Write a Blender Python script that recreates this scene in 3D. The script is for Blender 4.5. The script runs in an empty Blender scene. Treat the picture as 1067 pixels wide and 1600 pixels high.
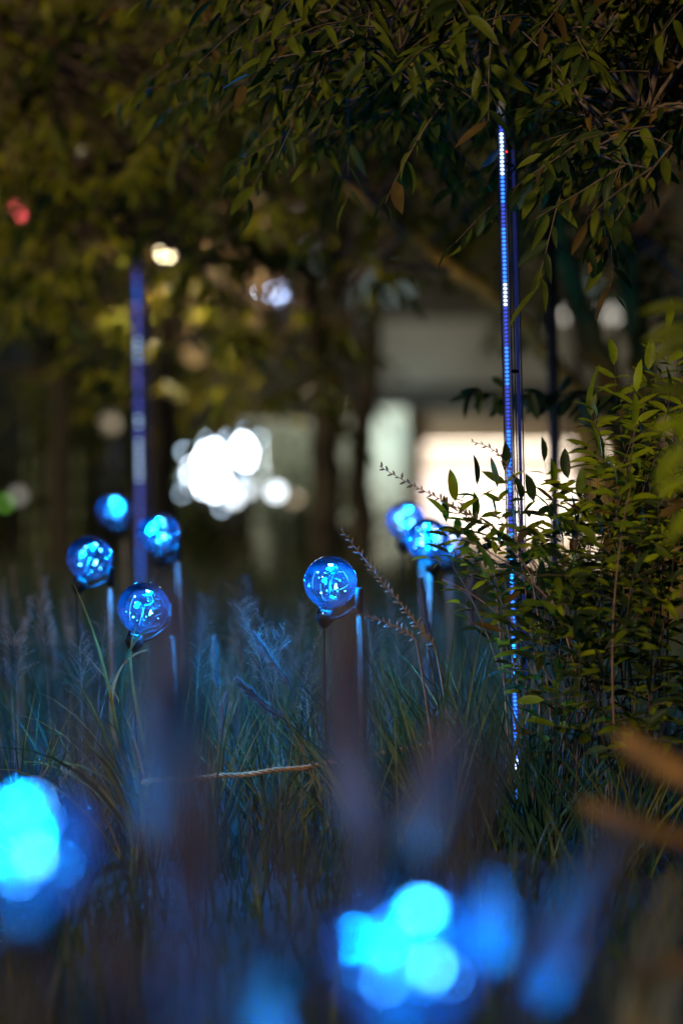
import bpy, math, random
import numpy as np
from mathutils import Vector, Matrix
R = math.radians
rng = random.Random(7)
nr = np.random.RandomState(11)
sc = bpy.context.scene
C = sc.collection

# ------------------------------------------------------------------ camera, sky, sun, exposure
FPX = 3778.0          # focal length in photo pixels (85 mm on a 24x36 frame, 1067x1600)
CZ = 0.93             # camera height
cam = bpy.data.cameras.new('camera')
cam.sensor_fit = 'VERTICAL'; cam.sensor_height = 36.0; cam.sensor_width = 24.0
cam.lens = 85.0
cam.clip_start = 0.05; cam.clip_end = 2000
cam.dof.use_dof = True; cam.dof.focus_distance = 4.6; cam.dof.aperture_fstop = 1.45
cam_o = bpy.data.objects.new('camera', cam); C.objects.link(cam_o)
cam_o.location = (0, 0, CZ); cam_o.rotation_euler = (R(90), 0, 0)
sc.camera = cam_o

SUN_EL, SUN_AZ = 24.0, 215.0      # street-light glow from behind-left of the camera
world = bpy.data.worlds.new('World'); sc.world = world; world.use_nodes = True
wn = world.node_tree.nodes; wl = world.node_tree.links
sky = wn.new('ShaderNodeTexSky'); sky.sky_type = 'NISHITA'; sky.sun_disc = False
sky.sun_elevation = R(SUN_EL); sky.sun_rotation = R(SUN_AZ)
bg = wn.get('Background') or wn.new('ShaderNodeBackground')
bg.inputs['Strength'].default_value = 0.0015
wl.new(sky.outputs['Color'], bg.inputs['Color'])

sun = bpy.data.lights.new('sun', 'SUN'); sun.energy = 2.0; sun.angle = R(6); sun.color = (1.0, 0.82, 0.54)
sun_o = bpy.data.objects.new('sun', sun); C.objects.link(sun_o)
sd = Vector((math.sin(R(SUN_AZ)) * math.cos(R(SUN_EL)), math.cos(R(SUN_AZ)) * math.cos(R(SUN_EL)), math.sin(R(SUN_EL))))
sun_o.rotation_euler = sd.to_track_quat('Z', 'Y').to_euler(); sun_o.location = sd * 30

vs = sc.view_settings
sc.display_settings.display_device = 'sRGB'
vs.view_transform = 'Standard'; vs.look = 'None'; vs.gamma = 1.0; vs.use_curve_mapping = False; vs.exposure = 0.0
sc.render.engine = 'CYCLES'
sc.cycles.use_denoising = True
sc.cycles.max_bounces = 10; sc.cycles.transparent_max_bounces = 24; sc.cycles.transmission_bounces = 8
sc.cycles.diffuse_bounces = 3; sc.cycles.glossy_bounces = 4
sc.cycles.sample_clamp_indirect = 4.0
sc.cycles.caustics_reflective = False; sc.cycles.caustics_refractive = False

# ------------------------------------------------------------------ helpers
def P(px, py, d):
    return Vector(((px - 533.5) / FPX * d, d, CZ - (py - 800.0) / FPX * d))

def ground_z(x, y):
    if y < 7: z = 0.062 * max(y, -4)
    elif y < 12: z = 0.434
    elif y < 30:
        t = (y - 12) / 18.0; t = t * t * (3 - 2 * t); z = 0.434 + (-0.1 - 0.434) * t
    else: z = -0.1
    return z + 0.012 * math.sin(3.1 * x + 1.7 * y) + 0.008 * math.sin(7.3 * x - 2.9 * y)

def tag(o, label=None, cat=None, group=None, kind=None):
    if label: o['label'] = label
    if cat: o['category'] = cat
    if group: o['group'] = group
    if kind: o['kind'] = kind
    return o

def thing(name, loc, label, cat, group=None):
    o = bpy.data.objects.new(name, None); C.objects.link(o)
    o.empty_display_size = 0.05; o.location = loc
    return tag(o, label, cat, group)

def frames(path):
    pts = [Vector(p) for p in path]; n = len(pts); tang = []
    for i in range(n):
        a = pts[max(i - 1, 0)]; b = pts[min(i + 1, n - 1)]
        t = (b - a); t = t.normalized() if t.length > 1e-9 else Vector((0, 0, 1)); tang.append(t)
    u = tang[0].orthogonal().normalized(); out = []
    for i in range(n):
        t = tang[i]; u = u - t * u.dot(t)
        u = u.normalized() if u.length > 1e-6 else t.orthogonal().normalized()
        out.append((pts[i], t, u, t.cross(u)))
    return out

class MB:
    def __init__(s): s.v = []; s.f = []; s.m = []
    def add(s, verts, faces, m=0):
        o = len(s.v); s.v.extend([tuple(x) for x in verts])
        s.f.extend([tuple(i + o for i in fc) for fc in faces]); s.m.extend([m] * len(faces)); return s
    def box(s, a, b, m=0):
        x0, y0, z0 = (min(a[i], b[i]) for i in range(3)); x1, y1, z1 = (max(a[i], b[i]) for i in range(3))
        v = [(x0,y0,z0),(x1,y0,z0),(x1,y1,z0),(x0,y1,z0),(x0,y0,z1),(x1,y0,z1),(x1,y1,z1),(x0,y1,z1)]
        return s.add(v, [(0,3,2,1),(4,5,6,7),(0,1,5,4),(1,2,6,5),(2,3,7,6),(3,0,4,7)], m)
    def tube(s, path, rad, n=6, m=0, cap=True):
        fr = frames(path); k = len(fr)
        if not hasattr(rad, '__len__'): rad = [rad] * k
        v = []; f = []
        for (p, t, a, b), r in zip(fr, rad):
            for j in range(n):
                th = 2 * math.pi * j / n
                v.append(p + a * (r * math.cos(th)) + b * (r * math.sin(th)))
        for i in range(k - 1):
            for j in range(n):
                f.append((i*n+j, i*n+(j+1) % n, (i+1)*n+(j+1) % n, (i+1)*n+j))
        if cap:
            f.append(tuple(range(n))[::-1]); f.append(tuple((k-1)*n+j for j in range(n)))
        return s.add(v, f, m)
    def lathe(s, prof, n=24, m=0, origin=(0, 0, 0)):
        v = []; f = []; k = len(prof); ox, oy, oz = origin
        for r, z in prof:
            for j in range(n):
                th = 2 * math.pi * j / n
                v.append((ox + r * math.cos(th), oy + r * math.sin(th), oz + z))
        for i in range(k - 1):
            for j in range(n):
                f.append((i*n+j, i*n+(j+1) % n, (i+1)*n+(j+1) % n, (i+1)*n+j))
        return s.add(v, f, m)
    def ball(s, c, r, n=8, k=5, m=0, sq=(1, 1, 1)):
        v = []; f = []
        for i in range(k + 1):
            ph = math.pi * i / k
            for j in range(n):
                th = 2 * math.pi * j / n
                v.append((c[0] + r*sq[0]*math.sin(ph)*math.cos(th), c[1] + r*sq[1]*math.sin(ph)*math.sin(th), c[2] + r*sq[2]*math.cos(ph)))
        for i in range(k):
            for j in range(n):
                f.append((i*n+j, (i+1)*n+j, (i+1)*n+(j+1) % n, i*n+(j+1) % n))
        return s.add(v, f, m)
    def mesh(s, name, mats, off=(0, 0, 0), smooth=True):
        me = bpy.data.meshes.new(name); ox, oy, oz = off
        me.from_pydata([(x-ox, y-oy, z-oz) for x, y, z in s.v], [], s.f)
        for mm in (mats if isinstance(mats, (list, tuple)) else [mats]): me.materials.append(mm)
        if any(s.m): me.polygons.foreach_set('material_index', s.m)
        if smooth: me.polygons.foreach_set('use_smooth', [True] * len(s.f))
        me.update(); return me
    def build(s, name, mats, parent=None, smooth=True):
        off = parent.location if parent is not None else (0, 0, 0)
        if parent is not None and parent.parent is not None: off = Vector(off) + parent.parent.location
        o = bpy.data.objects.new(name, s.mesh(name, mats, off, smooth)); C.objects.link(o)
        if parent is not None: o.parent = parent
        return o

def link(name, me, parent, mat):
    """object that shares mesh data; mat is its world matrix, parent an unrotated Empty"""
    o = bpy.data.objects.new(name, me); C.objects.link(o); o.parent = parent
    m = mat.copy(); m.translation = m.translation - parent.location; o.matrix_local = m
    return o

def bezier(p0, p1, p2, n=10):
    return [p0.lerp(p1, t).lerp(p1.lerp(p2, t), t) for t in [i / (n - 1) for i in range(n)]]

def basis(d, up):
    x = d.normalized(); z = up - x * up.dot(x)
    z = z.normalized() if z.length > 1e-5 else x.orthogonal().normalized()
    return x, z.cross(x), z

def mat_basis(pos, d, up, sx, sy, sz):
    x, y, z = basis(d, up)
    m = Matrix(((x.x*sx, y.x*sy, z.x*sz, pos.x), (x.y*sx, y.y*sy, z.y*sz, pos.y), (x.z*sx, y.z*sy, z.z*sz, pos.z), (0, 0, 0, 1)))
    return m

def rv(s=1.0): return Vector((rng.uniform(-s, s), rng.uniform(-s, s), rng.uniform(-s, s)))

# ------------------------------------------------------------------ materials
def new_mat(name):
    m = bpy.data.materials.new(name); m.use_nodes = True
    n = m.node_tree.nodes; n.clear(); out = n.new('ShaderNodeOutputMaterial')
    return m, n, m.node_tree.links, out

def pbr(name, col, rough=0.6, var=0.35, scale=30.0, metal=0.0, spec=0.5, bump=0.0, col2=None):
    m, n, l, out = new_mat(name)
    b = n.new('ShaderNodeBsdfPrincipled'); b.inputs['Roughness'].default_value = rough
    b.inputs['Metallic'].default_value = metal; b.inputs['Specular IOR Level'].default_value = spec
    tc = n.new('ShaderNodeTexCoord'); nz = n.new('ShaderNodeTexNoise'); nz.inputs['Scale'].default_value = scale
    nz.inputs['Detail'].default_value = 5
    l.new(tc.outputs['Object'], nz.inputs['Vector'])
    rp = n.new('ShaderNodeValToRGB')
    c2 = col2 or tuple(min(1, c * (1 + var)) for c in col); c1 = tuple(c * (1 - var) for c in col)
    rp.color_ramp.elements[0].position = 0.3; rp.color_ramp.elements[0].color = (*c1, 1)
    rp.color_ramp.elements[1].position = 0.7; rp.color_ramp.elements[1].color = (*c2, 1)
    l.new(nz.outputs['Fac'], rp.inputs['Fac']); l.new(rp.outputs['Color'], b.inputs['Base Color'])
    if bump:
        bp = n.new('ShaderNodeBump'); bp.inputs['Strength'].default_value = bump
        l.new(nz.outputs['Fac'], bp.inputs['Height']); l.new(bp.outputs['Normal'], b.inputs['Normal'])
    l.new(b.outputs['BSDF'], out.inputs['Surface'])
    return m

def leafmat(name, col, rough=0.42, trans=0.3, var=0.4, scale=18.0):
    m, n, l, out = new_mat(name)
    b = n.new('ShaderNodeBsdfPrincipled'); b.inputs['Roughness'].default_value = rough
    b.inputs['Specular IOR Level'].default_value = 0.10
    tr = n.new('ShaderNodeBsdfTranslucent'); mx = n.new('ShaderNodeMixShader'); mx.inputs['Fac'].default_value = trans
    geo = n.new('ShaderNodeNewGeometry'); nz = n.new('ShaderNodeTexNoise'); nz.inputs['Scale'].default_value = scale
    nz.inputs['Detail'].default_value = 3
    l.new(geo.outputs['Position'], nz.inputs['Vector'])
    rp = n.new('ShaderNodeValToRGB'); e = rp.color_ramp.elements
    e[0].position = 0.3; e[0].color = (*[c * (1 - var) for c in col], 1)
    e[1].position = 0.72; e[1].color = (col[0] * (1 + var * 1.3), col[1] * (1 + var), col[2], 1)
    l.new(nz.outputs['Fac'], rp.inputs['Fac'])
    n2 = n.new('ShaderNodeTexNoise'); n2.inputs['Scale'].default_value = 95.0; n2.inputs['Detail'].default_value = 2; l.new(geo.outputs['Position'], n2.inputs['Vector'])
    r2 = n.new('ShaderNodeValToRGB'); r2.color_ramp.elements[0].position = .62; r2.color_ramp.elements[0].color = (0, 0, 0, 1); r2.color_ramp.elements[1].position = .70; r2.color_ramp.elements[1].color = (.75, .75, .75, 1)
    l.new(n2.outputs['Fac'], r2.inputs['Fac'])
    mc = n.new('ShaderNodeMix'); mc.data_type = 'RGBA'; l.new(r2.outputs['Color'], mc.inputs['Factor']); l.new(rp.outputs['Color'], mc.inputs['A'])
    mc.inputs['B'].default_value = (col[0] * 1.1 + .02, col[1] * .6, col[2] * .6, 1); rp = mc
    l.new(rp.outputs['Result'], b.inputs['Base Color']); l.new(rp.outputs['Result'], tr.inputs['Color'])
    l.new(b.outputs['BSDF'], mx.inputs[1]); l.new(tr.outputs['BSDF'], mx.inputs[2])
    l.new(mx.outputs['Shader'], out.inputs['Surface'])
    return m

def emit(name, col, s):
    m, n, l, out = new_mat(name); e = n.new('ShaderNodeEmission')
    e.inputs['Color'].default_value = (*col, 1); e.inputs['Strength'].default_value = s
    l.new(e.outputs['Emission'], out.inputs['Surface']); return m

def thin_glass(name, tint, milk, milkcol, ior=1.4, rough=0.02):
    """clear plastic shell: see-through, mirror-like towards the rim, a little cloudy"""
    m, n, l, out = new_mat(name)
    tr = n.new('ShaderNodeBsdfTransparent'); tr.inputs['Color'].default_value = (*tint, 1)
    gl = n.new('ShaderNodeBsdfGlossy'); gl.inputs['Roughness'].default_value = rough
    fr = n.new('ShaderNodeFresnel'); fr.inputs['IOR'].default_value = ior
    mx = n.new('ShaderNodeMixShader')
    l.new(fr.outputs['Fac'], mx.inputs['Fac']); l.new(tr.outputs['BSDF'], mx.inputs[1]); l.new(gl.outputs['BSDF'], mx.inputs[2])
    tl = n.new('ShaderNodeBsdfTranslucent'); tl.inputs['Color'].default_value = (*milkcol, 1)
    nz = n.new('ShaderNodeTexNoise'); nz.inputs['Scale'].default_value = 35; nz.inputs['Detail'].default_value = 4
    tc = n.new('ShaderNodeTexCoord'); l.new(tc.outputs['Object'], nz.inputs['Vector'])
    mp = n.new('ShaderNodeMapRange'); mp.inputs['From Min'].default_value = 0.35; mp.inputs['From Max'].default_value = 0.75
    mp.inputs['To Min'].default_value = milk * 0.3; mp.inputs['To Max'].default_value = milk * 1.8
    l.new(nz.outputs['Fac'], mp.inputs['Value'])
    m2 = n.new('ShaderNodeMixShader'); l.new(mp.outputs['Result'], m2.inputs['Fac'])
    l.new(mx.outputs['Shader'], m2.inputs[1]); l.new(tl.outputs['BSDF'], m2.inputs[2])
    l.new(m2.outputs['Shader'], out.inputs['Surface']); return m

M = {}
M['soil'] = pbr('soil', (0.022, 0.018, 0.013), 0.95, 0.5, 9.0, bump=0.6)
M['leaf_olive'] = leafmat('leaf_olive', (0.092, 0.110, 0.012))
M['leaf_dark'] = leafmat('leaf_dark', (0.028, 0.045, 0.012))
M['leaf_deep'] = leafmat('leaf_deep', (0.012, 0.022, 0.010))
M['leaf_yellow'] = leafmat('leaf_yellow', (0.185, 0.185, 0.012))
M['leaf_brown'] = leafmat('leaf_brown', (0.10, 0.062, 0.018))
M['leaf_bright'] = leafmat('leaf_bright', (0.185, 0.225, 0.010), rough=0.38)
M['leaf_mid'] = leafmat('leaf_mid', (0.10, 0.135, 0.010), rough=0.38)
M['blade_green'] = leafmat('blade_green', (0.020, 0.056, 0.034), trans=0.2)
M['blade_olive'] = leafmat('blade_olive', (0.115, 0.125, 0.038), trans=0.2)
M['blade_straw'] = leafmat('blade_straw', (0.20, 0.155, 0.075), trans=0.2)
M['blade_brown'] = leafmat('blade_brown', (0.040, 0.038, 0.050), trans=0.15)
M['blade_pale'] = leafmat('blade_pale', (0.12, 0.11, 0.15), trans=0.2)
M['plume'] = leafmat('plume', (0.20, 0.15, 0.14), rough=0.8, trans=0.35, var=0.3)
M['plume_tan'] = leafmat('plume_tan', (0.46, 0.26, 0.09), rough=0.8, trans=0.35, var=0.3)
M['panicle'] = leafmat('panicle', (0.22, 0.22, 0.20), rough=0.7, trans=0.3)
M['bark'] = pbr('bark', (0.028, 0.021, 0.013), 0.9, 0.45, 22.0, bump=0.6)
M['bark_warm'] = pbr('bark_warm', (0.32, 0.18, 0.02), 0.85, 0.4, 26.0, bump=0.5)
M['twig'] = pbr('twig', (0.12, 0.075, 0.04), 0.8, 0.4, 60.0)
M['twig_red'] = pbr('twig_red', (0.20, 0.10, 0.05), 0.75, 0.4, 60.0)
M['seed'] = pbr('seed', (0.17, 0.11, 0.055), 0.7, 0.45, 80.0)
M['wood'] = pbr('wood', (0.16, 0.13, 0.095), 0.8, 0.35, 40.0, spec=0.15, bump=0.3)
M['dark_wood'] = pbr('dark_wood', (0.035, 0.027, 0.02), 0.85, 0.4, 40.0, bump=0.5)
M['rope'] = pbr('rope', (0.42, 0.20, 0.06), 0.9, 0.4, 120.0)
M['black'] = pbr('black', (0.010, 0.010, 0.010), 0.6, 0.2, 30.0, spec=0.15)
M['metal_black'] = pbr('metal_black', (0.02, 0.02, 0.022), 0.4, 0.2, 30.0)
M['white_plastic'] = pbr('white_plastic', (0.55, 0.56, 0.6), 0.4, 0.1, 30.0)
M['globe'] = thin_glass('globe', (0.86, 0.95, 1.0), 0.0036, (0.10, 0.55, 1.0), 1.42)
M['tube'] = thin_glass('tube', (0.9, 0.93, 1.0), 0.022, (0.6, 0.75, 1.0), 1.42, 0.05)
M['core_glass'] = pbr('core_glass', (0.008, 0.014, 0.02), 0.2, 0.3, 60.0)
M['copper'] = pbr('copper', (0.10, 0.07, 0.05), 0.35, 0.2, 60.0, metal=0.7)
BLUE = (0.0, 0.25, 1.0)
M['led_core'] = emit('led_core', (0.08, 0.40, 1.0), 44.0)
M['led_small'] = emit('led_small', (0.03, 0.38, 1.0), 55.0)
M['reflection_line'] = emit('reflection_line', (0.06, 0.42, 1.0), 4.0)
M['strip_white'] = emit('strip_white', (0.5, 0.70, 1.0), 3.4)
M['strip_blue'] = emit('strip_blue', (0.03, 0.19, 1.0), 2.8)
M['strip_dim'] = emit('strip_dim', (0.06, 0.11, 0.85), 1.1)
M['strip_cyan'] = emit('strip_cyan', (0.02, 0.33, 1.0), 4.0)
M['strip_off'] = pbr('strip_off', (0.10, 0.10, 0.16), 0.5, 0.2, 60.0)
M['strip_violet'] = emit('strip_violet', (0.13, 0.17, 0.85), 2.0)
M['led_red'] = emit('led_red', (1.0, 0.03, 0.02), 2.0)
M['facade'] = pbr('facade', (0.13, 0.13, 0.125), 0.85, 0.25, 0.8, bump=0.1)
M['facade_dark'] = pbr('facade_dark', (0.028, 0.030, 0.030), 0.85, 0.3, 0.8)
M['plaster'] = pbr('plaster', (0.62, 0.66, 0.62), 0.8, 0.1, 1.5)
M['beige'] = pbr('beige', (0.26, 0.20, 0.15), 0.8, 0.15, 1.5)
M['white_wall'] = pbr('white_wall', (0.78, 0.74, 0.70), 0.8, 0.05, 1.5)
M['garden_wall'] = pbr('garden_wall', (0.34, 0.40, 0.36), 0.85, 0.25, 1.2, bump=0.1)
M['panel_warm'] = emit('panel_warm', (1.0, 0.86, 0.70), 36.0)
M['panel_cool'] = emit('panel_cool', (0.84, 0.92, 1.0), 110.0); M['panel_mid'] = emit('panel_mid', (0.75, 0.88, 1.0), 45.0); M['glare_dim'] = emit('glare_dim', (0.60, 0.80, 1.0), 7.0)
M['window_lit'] = emit('window_lit', (0.62, 0.80, 0.74), 0.30)
M['window_warm'] = emit('window_warm', (1.0, 0.93, 0.80), 0.9)
M['bamboo'] = pbr('bamboo', (0.065, 0.085, 0.03), 0.5, 0.35, 12.0)

# ------------------------------------------------------------------ ground
xs = np.concatenate([-np.geomspace(500, 4, 14), np.linspace(-3.6, 3.6, 40), np.geomspace(4, 500, 14)])
ys = np.concatenate([[-300, -80, -25, -8, -4], np.linspace(-2, 14, 90), np.geomspace(15, 900, 30)])
gv = [(x, y, ground_z(x, y)) for y in ys for x in xs]; nx = len(xs)
gf = [(j*nx+i, j*nx+i+1, (j+1)*nx+i+1, (j+1)*nx+i) for j in range(len(ys)-1) for i in range(nx-1)]
g = MB().add(gv, gf).build('ground', M['soil'])
tag(g, 'dark bare soil of the planted bed', kind='structure')

# ------------------------------------------------------------------ the lit building far behind
BD = 38.0
def bz(px, py, d=BD): return P(px, py, d)
FL = -0.1
bld = thing('building', (bz(820, 800).x, BD, FL), 'grey flat-roofed building with brightly lit interior behind the shrub', 'building')
a = bz(586, 503); b = bz(1300, 604)
MB().box((a.x, BD - 0.5, b.z), (b.x, BD + 6.0, a.z)).build('roof_fascia', M['facade'], bld, False)
a2 = bz(590, 604); b2 = bz(1300, 640)
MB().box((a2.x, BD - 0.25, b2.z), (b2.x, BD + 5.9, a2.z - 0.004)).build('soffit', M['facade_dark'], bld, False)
lx0 = bz(634, 0).x; ox0 = bz(662, 0).x; ox1 = bz(952, 0).x; lx1 = bz(1300, 0).x
ztop = bz(0, 640).z - 0.004; zop = bz(0, 692).z
MB().box((lx0, BD, zop), (lx1, BD + 0.3, ztop)).build('lintel', M['beige'], bld, False)
MB().box((lx0, BD + 0.004, FL), (ox0, BD + 0.296, zop - 0.002)).build('jamb', M['beige'], bld, False)
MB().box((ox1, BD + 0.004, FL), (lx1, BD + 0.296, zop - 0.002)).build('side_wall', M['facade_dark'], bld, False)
p0 = bz(578, 0).x; p1 = bz(632, 0).x
MB().box((p0, BD - 0.55, FL), (p1, BD - 0.03, bz(0, 640).z - 0.01)).build('pillar', M['plaster'], bld, False)
MB().box((ox0 - 0.6, BD + 3.2, FL), (ox1 + 0.8, BD + 3.4, ztop)).build('back_wall', M['white_wall'], bld, False)
MB().box((ox0 - 0.8, BD + 0.3, FL), (ox0 - 0.6, BD + 3.2, ztop)).build('inner_wall', M['white_wall'], bld, False)
MB().box((ox1 + 0.8, BD + 0.3, FL), (ox1 + 1.0, BD + 3.2, ztop)).build('inner_wall', M['white_wall'], bld, False)
MB().box((ox0 - 0.8, BD + 0.3, FL), (ox1 + 1.0, BD + 3.2, FL + 0.02)).build('inner_floor', M['white_wall'], bld, False)
MB().box((ox0 - 0.79, BD + 0.31, ztop - 0.08), (ox1 + 0.99, BD + 3.19, ztop - 0.02)).build('inner_ceiling', M['white_wall'], bld, False)
for k in range(3):
    xa = ox0 + 0.1 + k * 1.0
    MB().box((xa, BD + 0.8, ztop - 0.14), (xa + 0.8, BD + 2.6, ztop - 0.1)).build('ceiling_light', M['panel_warm'], bld, False)
# warm light box over the counter, counter, cabinets
MB().box((bz(662, 0).x, BD + 3.0, bz(0, 728).z), (bz(940, 0).x, BD + 3.18, bz(0, 690).z)).build('light_box', emit('box_warm', (1.0, 0.80, 0.60), 1.6), bld, False)
MB().box((bz(672, 0).x, BD + 2.5, FL + 0.02), (bz(716, 0).x, BD + 2.9, bz(0, 742).z)).build('cabinet', pbr('cabinet', (0.45, 0.42, 0.45), 0.6, 0.1, 2), bld, False)
MB().box((bz(735, 0).x, BD + 1.8, FL + 0.02), (bz(940, 0).x, BD + 2.3, bz(0, 842).z)).build('counter', pbr('counter', (0.42, 0.36, 0.3), 0.5, 0.1, 2), bld, False)
MB().box((bz(800, 0).x, BD + 0.08, bz(0, 739).z), (ox1, BD + 0.16, bz(0, 731).z)).build('transom', M['metal_black'], bld, False)
MB().box((bz(800, 0).x, BD + 0.08, FL), (bz(805, 0).x, BD + 0.16, zop)).build('mullion', M['metal_black'], bld, False)
# upper storey set back, with lit windows
UD = 42.0
a = bz(330, 250, UD); b = bz(1300, 503, UD)
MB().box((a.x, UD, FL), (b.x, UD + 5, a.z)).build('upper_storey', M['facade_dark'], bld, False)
for (x0, y0, x1, y1, mm) in ((556, 395, 590, 490, 'window_lit'), (490, 398, 522, 436, 'window_lit'), (596, 420, 640, 470, 'window_lit'), (872, 484, 1002, 528, 'window_warm'), (905, 425, 940, 455, 'window_lit')):
    A = bz(x0, y0, UD); B = bz(x1, y1, UD)
    w = MB().box((A.x - .06, UD - 0.05, B.z - .06), (B.x + .06, UD - 0.003, A.z + .06)).build('window', M['metal_black'], bld, False)
    MB().box((A.x, UD - 0.07, B.z), ((A.x + B.x) / 2 - .015, UD - 0.052, A.z)).build('pane', M[mm], w, False)
    MB().box(((A.x + B.x) / 2 + .015, UD - 0.07, B.z), (B.x, UD - 0.052, A.z)).build('pane', M[mm], w, False)

# pale garden wall between the trees
gw = thing('garden_wall', (P(475, 800, 25.5).x, 25.5, ground_z(0, 25.5)), 'pale green-grey garden wall behind the tree trunks', 'wall')
A = P(385, 668, 25.5); B = P(566, 668, 25.5)
MB().box((A.x, 25.5, -0.2), (B.x, 25.72, A.z)).build('wall_body', M['garden_wall'], gw, False)
MB().box((A.x - .03, 25.45, A.z + .002), (B.x + .03, 25.77, A.z + .07)).build('coping', M['plaster'], gw, False)

# ------------------------------------------------------------------ lamps far behind
def post_lamp(name, label, px, py, d, col, s, r, watts=0, group=None, cat='lamp'):
    c = P(px, py, d); gz = ground_z(c.x, d)
    t = thing(name, (c.x, d + 0.14, gz), label, cat, group)
    MB().tube([(c.x, d + .14, gz), (c.x, d + .14, c.z + r * 1.2), (c.x, d + .08, c.z + r * 1.9), (c.x, d, c.z + r * 1.7)], [.045, .03, .022, .02], 8).build('post', M['metal_black'], t)
    MB().lathe([(0.002, r * 1.75), (r * 1.15, r * 1.3), (r * 1.35, r * .9), (r * 1.2, r * .88), (0.002, r * 1.1)], 14, origin=(c.x, d, c.z)).build('hood', M['metal_black'], t)
    MB().ball((c.x, d, c.z), r, 12, 8).build('bulb', emit(name + '_glow', col, s), t)
    if watts:
        li = bpy.data.lights.new('lamp_light', 'POINT'); li.energy = watts; li.color = col; li.shadow_soft_size = r
        lo = bpy.data.objects.new('lamp_light', li); C.objects.link(lo); lo.parent = t
        lo.location = Vector((c.x, d - r * 1.6, c.z)) - t.location
    return t

post_lamp('street_lamp', 'warm white street lamp glowing through leaves above the left light pole', 260, 392, 11.0, (1.0, 0.82, 0.48), 26.0, 0.038, 130)
# twin floodlight
fl = thing('floodlight', (P(350, 800, 22).x, 22.2, ground_z(0, 22.2)), 'dazzling cool white twin floodlight shining through leaves', 'floodlight')
c1 = P(326, 735, 22); c2 = P(382, 708, 22)
MB().tube([(fl.location.x, 22.2, fl.location.z), (fl.location.x, 22.2, c1.z + .05)], .04, 8).build('post', M['metal_black'], fl)
MB().box((c1.x - .2, 22.16, c1.z - .04), (c2.x + .15, 22.24, c1.z + .04)).build('crossbar', M['metal_black'], fl, False)
for c, w, h in ((c1, .19, .26), (c2, .115, .17)):
    hd = MB().box((c.x - w - .03, 22.0, c.z - h - .03), (c.x + w + .03, 22.12, c.z + h + .03)).build('lamp_head', M['metal_black'], fl, False)
    nx_ = max(3, round(w * 2 / .085)); nz_ = max(3, round(h * 2 / .085))
    for i in range(nx_):
        for j in range(nz_):
            if (i in (0, nx_ - 1)) and (j in (0, nz_ - 1)): continue
            u = (i + .5) / nx_ * 2 - 1; v_ = (j + .5) / nz_ * 2 - 1
            MB().ball((c.x + u * w * .95 + rng.uniform(-.035, .035), 21.985, c.z + v_ * h * .95 + rng.uniform(-.035, .035)), rng.uniform(.014, .026), 8, 5).build('bulb', M['panel_cool' if abs(u) < .6 and abs(v_) < .6 else 'panel_mid'], hd)
for k in range(16):  # dim balls added around the heads for a soft glare edge
    a = rng.uniform(0, 6.28); c = c1 if k % 3 else c2; rr = .30 if k % 3 else .22
    p = Vector((c.x + rr * math.cos(a) * .95, 22.0, c.z + rr * math.sin(a) * 1.1 - .04))
    MB().ball(p, rng.uniform(.016, .026), 8, 5).build('bulb', M['glare_dim'], fl); MB().tube([p + Vector((0, .02, 0)), Vector((c.x, 22.1, c.z))], .006, 5).build('glare_arm', M['metal_black'], fl)
li = bpy.data.lights.new('flood_light', 'POINT'); li.energy = 120; li.color = (0.80, 0.95, 0.92); li.shadow_soft_size = 0.2
lo = bpy.data.objects.new('flood_light', li); C.objects.link(lo); lo.parent = fl; lo.location = Vector((c1.x + .6, 22.6, c1.z + .1)) - fl.location
for (px, py, s, r, lab, col) in (
    (365, 779, 5, .05, 'small white garden lamp just below the floodlight', (.85, .93, 1)),
    (431, 768, 5, .06, 'small white garden lamp right of the floodlight, beside the trunk', (.85, .93, 1)),
    (461, 781, 1.2, .05, 'faint peach garden lamp against the dark trunk', (1, .75, .5)),
    (388, 764, 3, .05, 'small white garden lamp tucked under the floodlight right head', (.85, .93, 1))):
    post_lamp('garden_lamp', lab, px, py, 21.0, col, s, r, group='garden lamps near the floodlight')
for (px, py, d, s, r, lab, col) in (
    (8, 786, 18, .9, .03, 'green garden light at the left edge above the dry stalks', (.35, 1, .1)),
    (29, 774, 18, .5, .045, 'pale garden light near the left edge, beside the green one', (.9, .85, .75)),
    (172, 662, 20, .55, .07, 'dim beige glow added for a leaf highlight left of the light pole', (1, .8, .55)),  # this and the next: leaf highlights built as glowing bulbs
    (303, 556, 20, .5, .075, 'dim amber glow added for a leaf highlight above the floodlight', (1, .62, .25)),
    (28, 328, 24, 3.2, .10, 'red lamp glowing through leaves at the left edge', (1, .10, .12)),
    (90, 388, 24, 5.0, .055, 'blue lamp glowing through leaves on the left', (.08, .35, 1))):
    post_lamp('distant_lamp', lab, px, py, d, col, s, r)

def wall_lamp(label, px, py, col, s, r, watts=0, d=UD):
    c = P(px, py, d - 0.3)
    t = thing('wall_lamp', (c.x, d, c.z), label, 'lamp', 'wall lamps on the far building')
    MB().box((c.x - r, d - .06, c.z - r), (c.x + r, d - .004, c.z + r)).build('back_plate', M['metal_black'], t, False)
    MB().tube([(c.x, d - .06, c.z + r * .9), (c.x, d - .2, c.z + r * 1.3), (c.x, d - .3, c.z + r * .9)], .02, 6).build('arm', M['metal_black'], t)
    MB().ball((c.x, d - .3, c.z), r, 12, 8).build('bulb', emit('wall_lamp_glow', col, s), t)
    if watts:
        li = bpy.data.lights.new('lamp_light', 'POINT'); li.energy = watts; li.color = col; li.shadow_soft_size = r
        lo = bpy.data.objects.new('lamp_light', li); C.objects.link(lo); lo.parent = t; lo.location = (0, -.3 - r * 1.7, 0)
wall_lamp('bright blue-white wall lamp, left of the cluster of three', 409, 453, (.6, .74, 1), 40, .05)
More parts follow.
